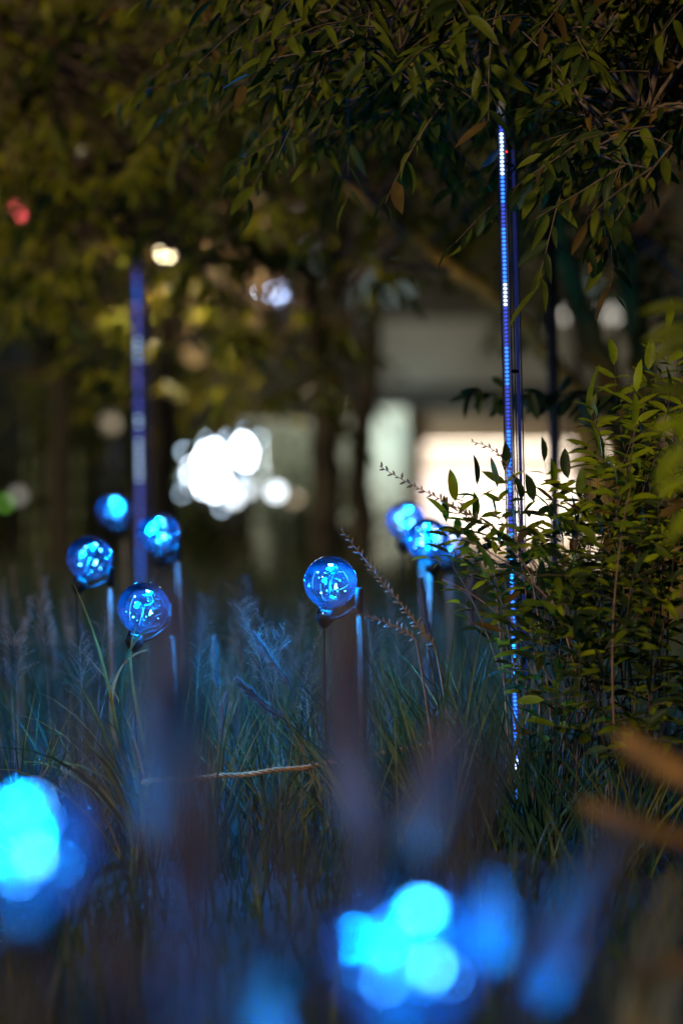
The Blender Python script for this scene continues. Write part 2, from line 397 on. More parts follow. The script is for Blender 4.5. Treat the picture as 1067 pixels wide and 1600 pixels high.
wall_lamp('bright blue-white wall lamp, middle and lowest of the cluster of three', 432, 459, (.48, .62, 1), 20, .07)
wall_lamp('bright blue-white wall lamp, right of the cluster of three', 456, 449, (.55, .63, 1), 18, .065)
wall_lamp('pale blue wall lamp standing alone right of the cluster of three', 508, 446, (.5, .6, 1), 7, .06)
wall_lamp('dim grey-pink wall lamp high above the centre trunk', 488, 388, (.9, .85, .9), .7, .14)
wall_lamp('small faint wall lamp, highest on the far building', 458, 318, (1, .85, .8), 1.4, .09)
post_lamp('pillar_fill_lamp', 'added pale green lamp behind the slim centre trunk, lighting the pillar', 563, 640, 36.6, (.78, 1.0, .92), 3, .06, 130)  # added lamp, tucked behind the trunk to light the pillar

# ------------------------------------------------------------------ leaves, twigs, trees
def leaf_template(rows, W, fold, curl, wave=0.0, ph=0.0, asym=0.62):
    v = []; f = []
    for i in range(rows + 1):
        t = i / rows; w = W * (t ** asym) * ((1 - t) ** 0.85) * 2.0
        zc = -curl * t * t; yc = wave * math.sin(t * 4 + ph)
        v += [(t, yc - w, zc + fold * w), (t, yc, zc), (t, yc + w, zc + fold * w)]
    for i in range(rows):
        k = i * 3; f += [(k, k+3, k+4, k+1), (k+1, k+4, k+5, k+2)]
    return np.array(v), f

def leaf_mesh(name, mat, tpl):
    me = bpy.data.meshes.new(name); me.from_pydata([tuple(x) for x in tpl[0]], [], tpl[1]); me.materials.append(mat)
    me.polygons.foreach_set('use_smooth', [True] * len(tpl[1])); me.update(); return me

GAPS = [(262, 392, 30, 6), (409, 453, 32, 6), (432, 459, 32, 6), (456, 449, 32, 6), (508, 446, 15, 6), (345, 735, 56, 6), (385, 710, 36, 6), (28, 328, 15, 6), (90, 388, 10, 6), (303, 556, 16, 6), (172, 662, 18, 6), (570, 435, 22, 6), (458, 318, 10, 6), (930, 506, 24, 6)] + [(218, y, 17, 6) for y in range(415, 830, 16)]
def in_gap(p):
    if p.y < 6: return False
    px = p.x / p.y * FPX + 533.5; py = 800 - (p.z - CZ) / p.y * FPX
    return any((px - a) ** 2 + (py - b) ** 2 < r_ * r_ for a, b, r_, d_ in GAPS)

def make_foliage(root, leaves, mats, tpls_hi, tpls_lo, n_single, leafname='leaf', stuffname='foliage', stufflabel=None):
    """leaves: (pos, dir, up, length, matidx). The n_single that show largest become objects of their own."""
    def score(l):
        p = l[0]
        if p.y < 0.3: return -1
        px = p.x / p.y * FPX + 533.5; py = 800 - (p.z - CZ) / p.y * FPX
        if not (-5 < px < 1072 and -5 < py < 1605): return -1
        return l[3] / p.y * (1.4 if l[4] == 0 else 1)
    leaves = [l for l in leaves if not in_gap(l[0] + l[1].normalized() * l[3] * .5)]
    order = sorted(range(len(leaves)), key=lambda i: -score(leaves[i]))
    single = set(i for i in order[:n_single] if score(leaves[i]) > 0)
    cache = {}
    V = []; F = []; MI = []; off = 0
    for i, (p, d, u, L, mi) in enumerate(leaves):
        k = i % len(tpls_hi)
        if i in single:
            if (mi, k) not in cache: cache[(mi, k)] = leaf_mesh(leafname, mats[mi], tpls_hi[k])
            link(leafname, cache[(mi, k)], root, mat_basis(p, d, u, L, L, L))
        else:
            tv, tf = tpls_lo[k]; x, y, z = basis(d, u)
            m = np.array([x, y, z]) * L
            V.append(tv @ m + np.array(p) - np.array(root.location))
            F.extend([tuple(a + off for a in fc) for fc in tf]); MI.extend([mi] * len(tf)); off += len(tv)
    if V:
        me = bpy.data.meshes.new(stuffname); me.from_pydata(np.concatenate(V).tolist(), [], F)
        for mm in mats: me.materials.append(mm)
        me.polygons.foreach_set('material_index', MI); me.polygons.foreach_set('use_smooth', [True] * len(F)); me.update()
        o = bpy.data.objects.new(stuffname, me); C.objects.link(o); o.parent = root; o['kind'] = 'stuff'
        if stufflabel: o['label'] = stufflabel

def tpls(rows, W, fold, curls):
    return [leaf_template(rows, W * w, fold, c, 0.03, i) for i, (c, w) in enumerate(curls)]
CUR = [(0.10, 1.0), (0.25, 0.85), (0.02, 1.1), (0.38, 0.95)]
T_HI = tpls(7, 0.165, 0.4, CUR); T_LO = tpls(4, 0.175, 0.4, CUR)

def grow_tree(name, label, base, trunks, twigs, mats, weights, leaf_len, n_single, leaf_gap=0.024, droop=0.75, bark='bark', limb_r=0.012, group=None, upbias=(0, -0.5, 0.8), n_leaf=(9, 16)):
    root = thing(name, base, label, 'tree', group)
    nodes = []
    for path, rads in trunks:
        # smooth the polyline
        pts = []
        for i in range(len(path) - 1):
            for k in range(5):
                t = k / 5; pp = path[i].lerp(path[i + 1], t); pts.append((pp + rv(rads[i] * .25), rads[i] * (1 - t) + rads[i + 1] * t))
        pts.append((path[-1], rads[-1]))
        MB().tube([p for p, r in pts], [r for p, r in pts], 9).build('trunk' if rads[0] > 0.03 else 'limb', M[bark], root)
        nodes += pts
    tw = MB(); leaves = []; npts = np.array([list(p) for p, r in nodes])
    for (start, d0, ln) in twigs:
        j = int(np.argmin(((npts - np.array(start)) ** 2).sum(1))); q = nodes[j][0]
        mid = q.lerp(start, .5) + Vector((0, 0, .12 * (q - start).length)) + rv(.05)
        r0 = min(nodes[j][1] * .7, limb_r)
        tw.tube(bezier(q, mid, start, 6), [r0 * (1 - .75 * i / 5) for i in range(6)], 5, cap=False)
        # the leafy twig
        pth = [start]; d = d0.normalized(); n = max(3, int(ln / leaf_gap))
        for i in range(n):
            d = (d + Vector((0, 0, -0.05 * droop)) + rv(.05)).normalized(); pth.append(pth[-1] + d * (ln / n))
        tw.tube(pth, [limb_r * .25 * (1 - .7 * i / n) for i in range(n + 1)], 4, cap=False)
        side = 1
        for i in range(1, n + 1):
            t = pth[i] - pth[i - 1]; lat = t.cross(Vector((0, 0, 1)))
            lat = lat.normalized() if lat.length > 1e-5 else Vector((1, 0, 0))
            side = -side
            ld = (t.normalized() * rng.uniform(.4, .9) + lat * side * rng.uniform(.5, 1.2) + Vector((0, 0, -droop * rng.uniform(.3, 1.3))) + rv(.25)).normalized()
            up = Vector(upbias) + rv(.55)
            mi = rng.choices(range(len(mats)), weights)[0]
            leaves.append((pth[i], ld, up, leaf_len * rng.uniform(.6, 1.25), mi))
    tw.build('twigs', M['twig'], root)
    make_foliage(root, leaves, [M[k] for k in mats], T_HI, T_LO, n_single)
    return root

def sample_twigs(n, fn):
    out = []
    while len(out) < n:
        r = fn()
        if r: out.append(r)
    return out

# --- big drooping-leaf tree at the right, its twigs hang across the top in focus
bR = Vector((P(1000, 0, 8.0).x, 8.0, ground_z(1, 8)))
def tw_R():
    px = rng.uniform(330, 1130); py = rng.uniform(-110, 250); d = 4.55 + 2.6 * rng.random() ** 1.3
    lim = 225 - 0.0005 * (px - 760) ** 2 - (35 if 480 < px < 700 else 0)
    if 700 < px < 880: lim -= 80
    if px > 900: lim += 20
    if px < 520: d += .5 * (520 - px) / 100; lim -= 30
    if py > lim: return None
    s = P(px, py, d)
    d0 = Vector((rng.uniform(-.9, .35), rng.uniform(-.7, .2), rng.uniform(-.55, .15)))
    return (s, d0, rng.uniform(.16, .34))
def tw_R2():
    px = rng.uniform(520, 1110); py = rng.uniform(200, 560); d = rng.uniform(7.2, 9.5)
    if rng.random() < (py - 200) / 420: return None
    if 570 < px < 850 and py > 330 and rng.random() < .9: return None
    return (P(px, py, d), Vector((rng.uniform(-.9, .9), rng.uniform(-.5, .3), rng.uniform(-.5, .1))), rng.uniform(.2, .4))
def tw_R3():
    px = rng.uniform(905, 1110); py = rng.uniform(170, 270); d = rng.uniform(4.3, 4.9)
    return (P(px, py, d), Vector((rng.uniform(-1, -.2), rng.uniform(-.4, .1), rng.uniform(-.5, -.05))), rng.uniform(.14, .22))
q = lambda *a: P(*a)
trR = [([bR, q(965, 640, 8.0), q(905, 480, 7.9), q(868, 340, 7.6), q(800, 120, 7.0), q(640, -60, 6.3)], [.06, .05, .04, .034, .026, .012]),
       ([bR + Vector((.05, .1, 0)), q(1010, 600, 8.1), q(975, 400, 8.0), q(950, 290, 7.6), q(985, 60, 6.4), q(940, -150, 5.6)], [.055, .046, .04, .034, .024, .012]),
       ([bR + Vector((.0, -.1, 0)), q(900, 620, 7.7), q(830, 520, 7.6), q(770, 470, 7.6), q(690, 408, 7.7), q(620, 355, 7.8), q(540, 290, 7.9)], [.05, .036, .028, .026, .022, .018, .008]),
       ([bR + Vector((.12, 0, 0)), q(1075, 560, 7.6), q(1110, 300, 6.6), q(1075, 60, 5.6), q(1000, -60, 4.9)], [.05, .042, .034, .026, .012]),
       ([q(800, 120, 7.0), q(700, 60, 6.0), q(560, 40, 5.4), q(430, 20, 5.6)], [.022, .016, .012, .006]),
       ([q(985, 60, 6.4), q(860, 20, 5.6), q(720, 60, 5.1), q(600, 130, 4.9)], [.02, .015, .011, .005]),
       ([q(1075, 60, 5.6), q(1060, 140, 4.9), q(1000, 190, 4.6), q(930, 230, 4.5)], [.018, .011, .008, .004])]
twR = sample_twigs(600, tw_R) + sample_twigs(110, tw_R2) + sample_twigs(16, tw_R3)
grow_tree('drooping_tree', 'tree with brown stems on the right whose dark drooping leaves fill the top', bR, trR, twR,
          ['leaf_olive', 'leaf_dark', 'leaf_brown'], [.55, .37, .08], .074, 300, bark='bark_warm', droop=.6)

# --- yellow-lit tree at the left, part of that light put into leaf colour
bL = Vector((P(505, 0, 12.0).x, 12.0, ground_z(0, 12)))
def tw_L():
    px = rng.uniform(-80, 560); py = rng.uniform(-90, 640); d = rng.uniform(7.4, 11.5)
    if px < 210 and py > 430: return None
    if py > 480 and (px < 230 or rng.random() < .45): return None
    if px > 380 and py > 330 and rng.random() < .65: return None
    if 385 < px < 530 and 370 < py < 480: return None
    if abs(px - 262) < 48 and 285 < py < 415: return None
    return (P(px, py, d), Vector((rng.uniform(-.9, .6), rng.uniform(-.7, .2), rng.uniform(-.5, .2))), rng.uniform(.22, .42))
trL = [([bL, q(505, 700, 12), q(500, 560, 12), q(470, 420, 11.4), q(390, 250, 10.6), q(280, 60, 9.8), q(180, -120, 9.2)], [.085, .07, .062, .05, .036, .024, .010]),
       ([q(500, 560, 12), q(520, 420, 12), q(540, 250, 11.6), q(500, 0, 11)], [.05, .04, .03, .015]),
       ([q(470, 420, 11.4), q(330, 400, 10.4), q(200, 330, 9.3), q(60, 260, 8.6)], [.04, .028, .018, .008]),
       ([q(390, 250, 10.6), q(220, 200, 9.4), q(60, 80, 8.4), q(-60, 40, 8)], [.03, .02, .014, .006])]
twL = sample_twigs(640, tw_L)
grow_tree('yellow_lit_tree', 'blurred tree with yellow-olive leaves across the upper left, dark trunk at centre', bL, trL, twL,
          ['leaf_yellow', 'leaf_olive', 'leaf_brown', 'leaf_dark'], [.40, .42, .06, .12], .098, 300, droop=.55)

# --- dark second tree in the centre
bM = Vector((P(566, 0, 14.5).x, 14.5, ground_z(0, 14.5)))
def tw_M():
    px = rng.uniform(150, 860); py = rng.uniform(200, 690); d = rng.uniform(12.8, 17)
    if 640 < px and py > 470: return None
    if 575 < px and py > 440: return None
    if 385 < px < 530 and 385 < py < 480: return None
    if (px - 345) ** 2 / 75 ** 2 + (py - 730) ** 2 / 75 ** 2 < 1: return None
    if abs(px - 262) < 45 and 320 < py < 410: return None
    if py > 560 and rng.random() < .55: return None
    if 540 < px < 620 and 380 < py < 500 and rng.random() < .6: return None
    return (P(px, py, d), Vector((rng.uniform(-.9, .9), rng.uniform(-.7, .3), rng.uniform(-.5, .2))), rng.uniform(.3, .5))
trM = [([bM, q(562, 720, 14.5), q(575, 580, 14.5), q(590, 450, 14.3), q(640, 280, 14)], [.085, .07, .06, .045, .02]),
       ([q(575, 580, 14.5), q(500, 470, 14.6), q(400, 380, 14.4), q(260, 330, 14)], [.045, .036, .026, .012]),
       ([q(590, 450, 14.3), q(690, 400, 14), q(800, 330, 13.6)], [.03, .02, .010])]
grow_tree('dark_tree', 'dark slim-trunked tree standing left of the pale pillar', bM, trM, sample_twigs(190, tw_M),
          ['leaf_dark', 'leaf_olive', 'leaf_yellow'], [.55, .35, .10], .105, 0, droop=.6)

# --- dark trees at far left and behind
def back_tree(label, px, d, ptop, pw, n, mats, wts, y0=120, y1=560):
    b = Vector((P(px, 0, d).x, d, ground_z(P(px, 0, d).x, d)))
    tr = [([b, q(px + 4, 700, d), q(px - 8, 450, d), q(px + 10, ptop, d)], [.09, .075, .06, .02])]
    def f():
        return (P(px + rng.gauss(0, pw), rng.uniform(y0, y1), d + rng.uniform(-1.5, 1.5)), Vector((rng.uniform(-.9, .9), rng.uniform(-.8, .4), rng.uniform(-.5, .3))), rng.uniform(.3, .55))
    grow_tree('background_tree', label, b, tr, sample_twigs(n, f), mats, wts, .12, 0, droop=.5, group='dark trees in the background')
back_tree('dark background tree with straight trunk near the left edge', 95, 16.5, 60, 90, 110, ['leaf_deep', 'leaf_dark'], [.8, .2], 100, 620)
back_tree('dark background tree behind the black pole on the right', 905, 19.0, 60, 110, 120, ['leaf_dark', 'leaf_brown'], [.85, .15], 60, 470)
back_tree('dark background tree above the left light pole', 235, 20.0, -40, 120, 110, ['leaf_deep', 'leaf_dark'], [.7, .3], -60, 560)
for (px, d, hh, lab) in ((45, 18.5, 660, 'first'), (68, 18.2, 640, 'second'), (122, 18.0, 650, 'third'), (150, 18.7, 655, 'fourth')):
    c = P(px, 0, d); gz = ground_z(c.x, d)
    t = thing('bamboo_stem', (c.x, d, gz), f'blurred olive bamboo stem, {lab} from the left edge', 'bamboo', 'bamboo stems at left')
    top = P(px + 3, hh - 40, d); mb = MB(); n = 8
    pts = []; rr = []
    for i in range(n):
        a = Vector((c.x, d, gz)).lerp(top, i / n); e = Vector((c.x, d, gz)).lerp(top, (i + .94) / n); m_ = Vector((c.x, d, gz)).lerp(top, (i + .97) / n)
        pts += [a, e, m_]; rr += [.036, .034, .041]
    mb.tube(pts, rr, 8).build('culm', M['bamboo'], t)
    tl = MB()
    for k in range(26):
        o_ = top + Vector((rng.uniform(-.25, .25), rng.uniform(-.2, .2), rng.uniform(-.5, .2)))
        x, y, z = basis(rv() + Vector((0, 0, -.5)), Vector((0, -.5, 1)) + rv(.5))
        tv, tf = T_LO[k % 4]; tl.add((tv @ (np.array([x, y, z]) * .16)) + np.array(o_), tf)
        tl.tube([top - Vector((0, 0, .2)), o_], .004, 3)
    tl.build('leaves', M['leaf_olive'], t)

# --- hedge behind the bed
hedge_specs = [(-20, 19, 700, 'dark round shrub at the left edge of the back row', 0.55), (130, 20, 735, 'dark shrub below the bamboo stems in the back row', .5), (255, 23.6, 690, 'dark shrub just left of the floodlight', .5),
               (455, 23.8, 640, 'pale green floodlit shrub right of the floodlight', .7), (540, 17.5, 790, 'low dark shrub at the foot of the centre trunks', .5), (690, 20, 850, 'low dark shrub in front of the lit building', .55), (320, 17.0, 800, 'low brown-green shrub below the floodlight', .5), (1010, 16, 600, 'tall dark shrub behind the leafy shrub at right', .8)]
for (px, d, py, lab, w) in hedge_specs:
    top = P(px, py, d); gz = ground_z(top.x, d); b = Vector((top.x, d, gz)); H = top.z - gz
    t = thing('background_shrub', b, lab, 'shrub', 'shrubs in the back row')
    st = MB(); lv = []
    for k in range(16):
        e = b + Vector((rng.uniform(-w, w) * .8, rng.uniform(-w, w) * .8, H * rng.uniform(.5, .98)))
        pa = bezier(b + Vector((rng.uniform(-.05, .05), rng.uniform(-.05, .05), 0)), b.lerp(e, .5) + Vector((0, 0, H * .15)), e, 7); st.tube(pa, [.012 * (1 - .1 * i) for i in range(7)], 4, cap=False)
        for i in range(2, 7):
            for j in range(11):
                lv.append((pa[i] + rv(.11), (rv() + Vector((0, -.2, -.1))).normalized(), Vector((0, -.5, .7)) + rv(.6), rng.uniform(.07, .13), rng.choices([0, 1, 2], [.6, .3, .1])[0]))
    st.build('stems', M['bark'], t)
    make_foliage(t, lv, [M['leaf_deep'], M['leaf_dark'], M['leaf_olive']], T_LO, T_LO, 0)

# ------------------------------------------------------------------ black pole and LED tube poles
bp = P(868, 0, 6.6); gz = ground_z(bp.x, 6.6)
t = thing('black_pole', (bp.x, 6.6, gz), 'plain black pole standing behind the leafy shrub', 'pole')
MB().tube([(bp.x, 6.6, gz - .05), P(866, 700, 6.6), P(856, 205, 6.6)], .0155, 14).build('shaft', M['black'], t)
MB().lathe([(.0165, -.012), (.0165, .006), (.010, .012), (.0005, .013)], 14, origin=P(856, 205, 6.6)).build('cap', M['metal_black'], t)

def led_pole(name, label, ptop, pbot, r, pitch, dot, segs, second):
    t = thing(name, pbot, label, 'light pole')
    ax = (ptop - pbot); L = ax.length; dirv = ax.normalized()
    MB().tube([pbot, ptop], r, 16, cap=False).build('tube', M['tube'], t)
    front = Vector((0, -1, 0)); lat = dirv.cross(front).normalized()
    # circuit strip inside the tube
    mb = MB(); w = r * .62; o = front * (r * .15)
    mb.add([pbot - lat*w + o, pbot + lat*w + o, ptop + lat*w + o, ptop - lat*w + o], [(0, 1, 2, 3)])
    mb.add([pbot - lat*w - o, pbot + lat*w - o, ptop + lat*w - o, ptop - lat*w - o], [(3, 2, 1, 0)])
    st = mb.build('circuit_strip', M['strip_off'], t, False)
    lat = -lat; n = int(L / pitch); groups = {}
    for i in range(n):
        u = 1 - i / n                     # from the top
        for (a, b, mm) in segs:
            if a <= 1 - u < b:
                groups.setdefault((a, mm), MB()).ball(pbot + dirv * (L * u) + front * (r * .35) + lat * r * .1, dot, 8, 4, sq=(1, .45, .78)); break
    for (a, mm), mb in groups.items(): mb.build('led_row', M[mm], t)
    # metal end pieces
    MB().tube([ptop - dirv * .01, ptop + dirv * .035], [r * 1.06, r * .8], 14).build('end_cap', M['white_plastic'], t)
    MB().tube([pbot + dirv * .012, pbot, pbot - dirv * .03, pbot - dirv * .07], [r * 1.1, r * 1.15, r * .6, r * .2], 14).build('ground_spike', M['white_plastic'], t)
    if second:
        o2 = lat * second[0] + front * -.012; tb = MB(); tb.tube([pbot + o2 + dirv * .05, ptop + o2 - dirv * second[1]], r * .75, 14, cap=False)
        tb.build('second_tube', M['tube'], t)
        k = MB(); k.add([pbot + o2 - lat*r*.3, pbot + o2 + lat*r*.3, ptop + o2 + lat*r*.3 - dirv*second[1], ptop + o2 - lat*r*.3 - dirv*second[1]], [(0, 1, 2, 3)])
        k.build('second_strip', emit('second_strip_glow', (.10, .14, .8), .10), t, False)  # faint glow painted in for light reflecting on the second tube
        for h in (.25, .62, .93):
            c_ = pbot + dirv * (L * h); MB().tube([c_, c_ + o2], .0035, 6).build('clamp', M['black'], t)
    return t, dirv, lat

top = P(783, 185, 4.78); bot = P(808, 1225, 4.78); bot.z = max(bot.z, ground_z(bot.x, 4.78) + .03)
SEG = [(0, .018, 'strip_dim'), (.018, .085, 'strip_white'), (.085, .13, 'strip_blue'), (.13, .165, 'strip_dim'), (.165, .25, 'strip_blue'), (.25, .285, 'strip_white'), (.285, .34, 'strip_dim'),
       (.34, .40, 'strip_blue'), (.40, .47, 'strip_dim'), (.47, .56, 'strip_blue'), (.56, .62, 'strip_dim'), (.62, .70, 'strip_cyan'), (.70, .78, 'strip_blue'), (.78, .85, 'strip_cyan'), (.85, .96, 'strip_blue'), (.96, 1.01, 'strip_white')]
lp, dv, lt = led_pole('light_pole', 'tall clear tube pole with a row of blue and white lights, beside the leafy shrub', top, bot, .0105, .0078, .0040, SEG, (-.022, .06))
o_ = P(791, 237, 4.76); MB().ball(o_, .0025, 8, 5).build('red_indicator', M['led_red'], lp)
top2 = P(214, 412, 9.0); bot2 = P(222, 1000, 9.0); bot2.z = ground_z(bot2.x, 9.0) + .02
SEG2 = [(0, .06, 'strip_violet'), (.06, .12, 'strip_blue'), (.12, .20, 'strip_violet'), (.20, .26, 'strip_white'), (.26, .40, 'strip_violet'), (.40, .43, 'strip_white'), (.43, .47, 'strip_violet'), (.47, .58, 'strip_white'), (.58, .75, 'strip_violet'), (.75, 1.01, 'strip_blue')]
led_pole('light_pole', 'blurred clear tube light pole glowing violet and white at left', top2, bot2, .012, .022, .0062, SEG2, (-.026, .02))

# ------------------------------------------------------------------ orb lamps
def globe_mesh():
    r = .05; prof = []
    for i in range(27):
        th = R(1) + (R(161) - R(1)) * i / 26; prof.append((r * math.sin(th), r * math.cos(th)))
    prof += [(.0163, -.0495), (.0160, -.056), (.0168, -.0585), (.0172, -.0605)]
    return MB().lathe(prof, 40).mesh('globe', M['globe'])
GLOBE = globe_mesh()
SOCK = MB().lathe([(.0005, -.052), (.0145, -.052), (.015, -.060), (.0175, -.0615), (.0178, -.071), (.012, -.078), (.006, -.086), (.0005, -.087)], 20).mesh('socket', M['black'])
def core_meshes(seed):
    r_ = random.Random(seed)
    stem = MB().tube([(0, 0, -.055), (.001, 0, -.03), (-.001, .001, -.005), (.001, 0, .018)], [.005, .0035, .003, .0022], 8)
    stem.lathe([(.0005, .018), (.005, .0185), (.0055, .024), (.0035, .027), (.0005, .0275)], 10)
    wire = MB(); refl = MB(); led = MB(); sm = MB()
    for k in range(3):
        p = Vector((r_.uniform(-.006, .006), r_.uniform(-.006, .006), -.05)); pts = [p]; ph = r_.uniform(0, 6.28)
        for i in range(1, 26):
            t = i / 25; rad = .030 * math.sin(math.pi * min(1, t * 1.02)) * (.65 + .2 * k)
            a = ph + t * (6.5 + 2.2 * k)
            pts.append(Vector((rad * math.cos(a), rad * math.sin(a), -.05 + .087 * t)))
        wire.tube(pts, .0003, 4, cap=False)
        for i in range(4, 25, 3):
            if r_.random() < .45: sm.ball(pts[i], .0008, 6, 4)
    for k in range(42):                             # crumpled foil around the stem
        z = r_.uniform(-.045, .034); a = r_.uniform(0, 6.283); rr = r_.uniform(.002, .013) * (1.1 - abs(z) * 12)
        c = Vector((rr * math.cos(a), rr * math.sin(a), z)); e1 = Vector((r_.uniform(-1, 1), r_.uniform(-1, 1), r_.uniform(-1, 1))) * .0055; e2 = Vector((r_.uniform(-1, 1), r_.uniform(-1, 1), r_.uniform(-1, 1))) * .0055
        stem.add([c - e1, c + e2, c + e1, c - e2 * .6], [(0, 1, 2), (0, 2, 3)])
    def arc(a, z0, z1, rad, n=12): return [Vector((math.sqrt(max(0, rad * rad - z * z)) * math.cos(a), math.sqrt(max(0, rad * rad - z * z)) * math.sin(a), z)) for z in [z0 + (z1 - z0) * i / (n - 1) for i in range(n)]]
    refl.tube(arc(3.6 + r_.uniform(-.3, .3), -.03, .018, .043), .0004, 4, cap=False)  # glowing threads drawn in for reflections on the globe
    refl.tube(arc(4.2 + r_.uniform(-.3, .3), -.036, -.004, .036), .0003, 4, cap=False)
    refl.tube([Vector(p) for p in ((.012, -.02, .022), (.022, -.022, .024), (.031, -.016, .012), (.036, -.01, .004), (.030, -.015, -.003), (.020, -.022, -.010))], .0005, 5, cap=False)
    refl.tube([Vector(p) for p in ((.004, -.018, .042), (.009, -.022, .026))], .0004, 4, cap=False)
    led.ball((-.004, -.012, .033), .0034, 8, 6, sq=(1.4, 1, .8)); led.ball((.011, -.014, -.006), .0018, 8, 6, sq=(1, 1, 3.4)); led.ball((-.014, .004, -.022), .0016, 8, 6)
    led.ball((.030, -.010, -.012), .0012, 6, 4); led.ball((-.026, -.012, .016), .0014, 6, 4); led.ball((.024, .006, .030), .0018, 6, 4)  # first ball drawn in for a glint on the globe
    return (stem.mesh('stem', M['core_glass']), wire.mesh('wire', M['copper']), refl.mesh('reflection_line', M['reflection_line']), led.mesh('led', M['led_core']), sm.mesh('led_beads', M['led_small']))
CORES = [core_meshes(k) for k in (3, 8, 21, 34, 55)]

def orb(px, py, d, label, pole_dx, pole_dy, cap_h, power=4.0, tilt=14, yaw=0, core=0, pole_back=0.0):
    c = P(px, py, d); pb = Vector((c.x + pole_dx, d + pole_back, 0)); gz = ground_z(pb.x, pb.y); pb.z = gz
    t = thing('orb_lamp', pb, label, 'orb lamp', 'clear globe lamps on stakes')
    rot = Matrix.Rotation(R(yaw), 4, 'Z') @ Matrix.Rotation(R(tilt), 4, 'Y')
    mw = Matrix.Translation(c) @ rot
    gl = link('globe', GLOBE, t, mw); link('socket', SOCK, t, mw)
    st, wi, rl, le, sm = CORES[(core + int(px)) % 5]
    for nm, me in (('stem', st), ('wire', wi), ('reflection_line', rl), ('led', le), ('led_beads', sm)): link(nm, me, t, mw)
    li = bpy.data.lights.new('orb_light', 'SPOT'); li.spot_size = R(172); li.spot_blend = .5; li.energy = power * 10.5; li.color = BLUE; li.shadow_soft_size = .006
    lo = bpy.data.objects.new('orb_light', li); C.objects.link(lo); lo.parent = t; lo.location = (mw @ Vector((-.004, -.002, .040))) - pb
    li = bpy.data.lights.new('string_light', 'POINT'); li.energy = power * 1.5; li.color = BLUE; li.shadow_soft_size = .01
    lo = bpy.data.objects.new('string_light', li); C.objects.link(lo); lo.parent = t; lo.location = (mw @ Vector((.018, -.012, -.004))) - pb
    # pole with black cap, clamp arm from the cap to the socket, hanging cable
    ztop = c.z + pole_dy; lean = Vector((-.008, 0, 0))
    MB().tube([pb - Vector((0, 0, .04)), pb.lerp(Vector((pb.x, pb.y, ztop - cap_h)) + lean, .5) + Vector((.0015, 0, 0)), Vector((pb.x, pb.y, ztop - cap_h)) + lean], .0062, 12).build('pole', M['wood'], t)
    MB().tube([Vector((pb.x, pb.y, ztop - cap_h - .004)) + lean, Vector((pb.x, pb.y, ztop - .003)) + lean, Vector((pb.x, pb.y, ztop)) + lean], [.0078, .0078, .0066], 12).build('pole_cap', M['black'], t)
    s = mw @ Vector((0, 0, -.075))
    MB().tube([s, s.lerp(pb + lean + Vector((0, 0, ztop - gz - cap_h * .7)), .5) - Vector((0, 0, .006)), Vector((pb.x, pb.y, ztop - cap_h * .7)) + lean], .0028, 8).build('clamp_arm', M['black'], t)
    s2 = mw @ Vector((0, 0, -.085)); e = Vector((c.x + .010, d + .01, ground_z(c.x, d)))
    MB().tube(bezier(s2, s2.lerp(e, .5) + Vector((-.012, 0, 0)), e, 9), .0021, 6).build('cable', M['black'], t)
    return t
orb(225, 950, 4.62, 'clear blue-lit globe lamp above arching grass blades, lower of the left group', .064, .010, .055, 4.8, 16, 20, 0)
orb(516, 910, 4.55, 'clear blue-lit globe lamp standing alone at the centre', .062, -.010, .045, 5.0, 8, 0, 1)
orb(140, 872, 5.4, 'blurred blue globe lamp nearest the left edge, among the left group', .055, -.02, .04, 3.2, 24, 40, 2)
orb(248, 833, 5.9, 'blurred globe lamp with sparkling highlights, right of the left light pole', .055, -.03, .035, 4.8, 12, 100, 0)
orb(178, 797, 7.6, 'small distant blue globe lamp beside the left light pole', .042, -.045, .04, 3.0, 10, 150, 1)
orb(634, 813, 6.3, 'cyan globe lamp before the pale pillar, leftmost of the right cluster', .05, -.03, .04, 7.0, 14, 60, 2, .06)
orb(668, 843, 5.6, 'blue globe lamp in the middle of the right cluster, just under its neighbour', .012, .035, .05, 5.0, 10, 200, 0, .055)
orb(698, 846, 6.9, 'dim violet globe lamp at the right of the cluster, half hidden by leaves', .016, -.05, .04, 2.5, 10, 300, 1, .06)
orb(640, 1490, 1.70, 'large blurred blue globe lamp in the foreground at bottom centre', .0, -.03, .05, 5.0, 12, 30, 0, .07)
orb(30, 1322, 1.76, 'large blurred blue globe lamp in the foreground at the left edge', -.09, -.03, .05, 4.2, 12, 110, 2, .0)


# ------------------------------------------------------------------ grass parts
def blade_geo(base, tip_dir, L, w, bend, n=8, roll=0.0):
    """flat tapering blade bending over under its own weight, folded along the midrib"""
    d = tip_dir.normalized(); p = base.copy(); side = d.cross(Vector((0, -1, 0)))
    side = side.normalized() if side.length > 1e-4 else Vector((1, 0, 0))
    side = (side + Vector((0, roll, 0))).normalized()
    h = Vector((d.x, d.y, 0)); h = h.normalized() if h.length > 1e-4 else Vector((1, 0, 0))
    v = []; f = []
    for i in range(n + 1):
        t = i / n; ww = w * (1 - t ** 2.2) * (.55 + .45 * min(1, t * 5)) + .0002
        nrm = side.cross(d)
        v += [p - side * ww + nrm * ww * .3, p.copy(), p + side * ww + nrm * ww * .3]
        d = (d + (h * .5 - Vector((0, 0, 1))) * (bend * (0.3 + 1.4 * t) / n)).normalized(); p = p + d * (L / n)
    for i in range(n):
        k = i * 3; f += [(k, k+1, k+4, k+3), (k+1, k+2, k+5, k+4)]
    return v, f

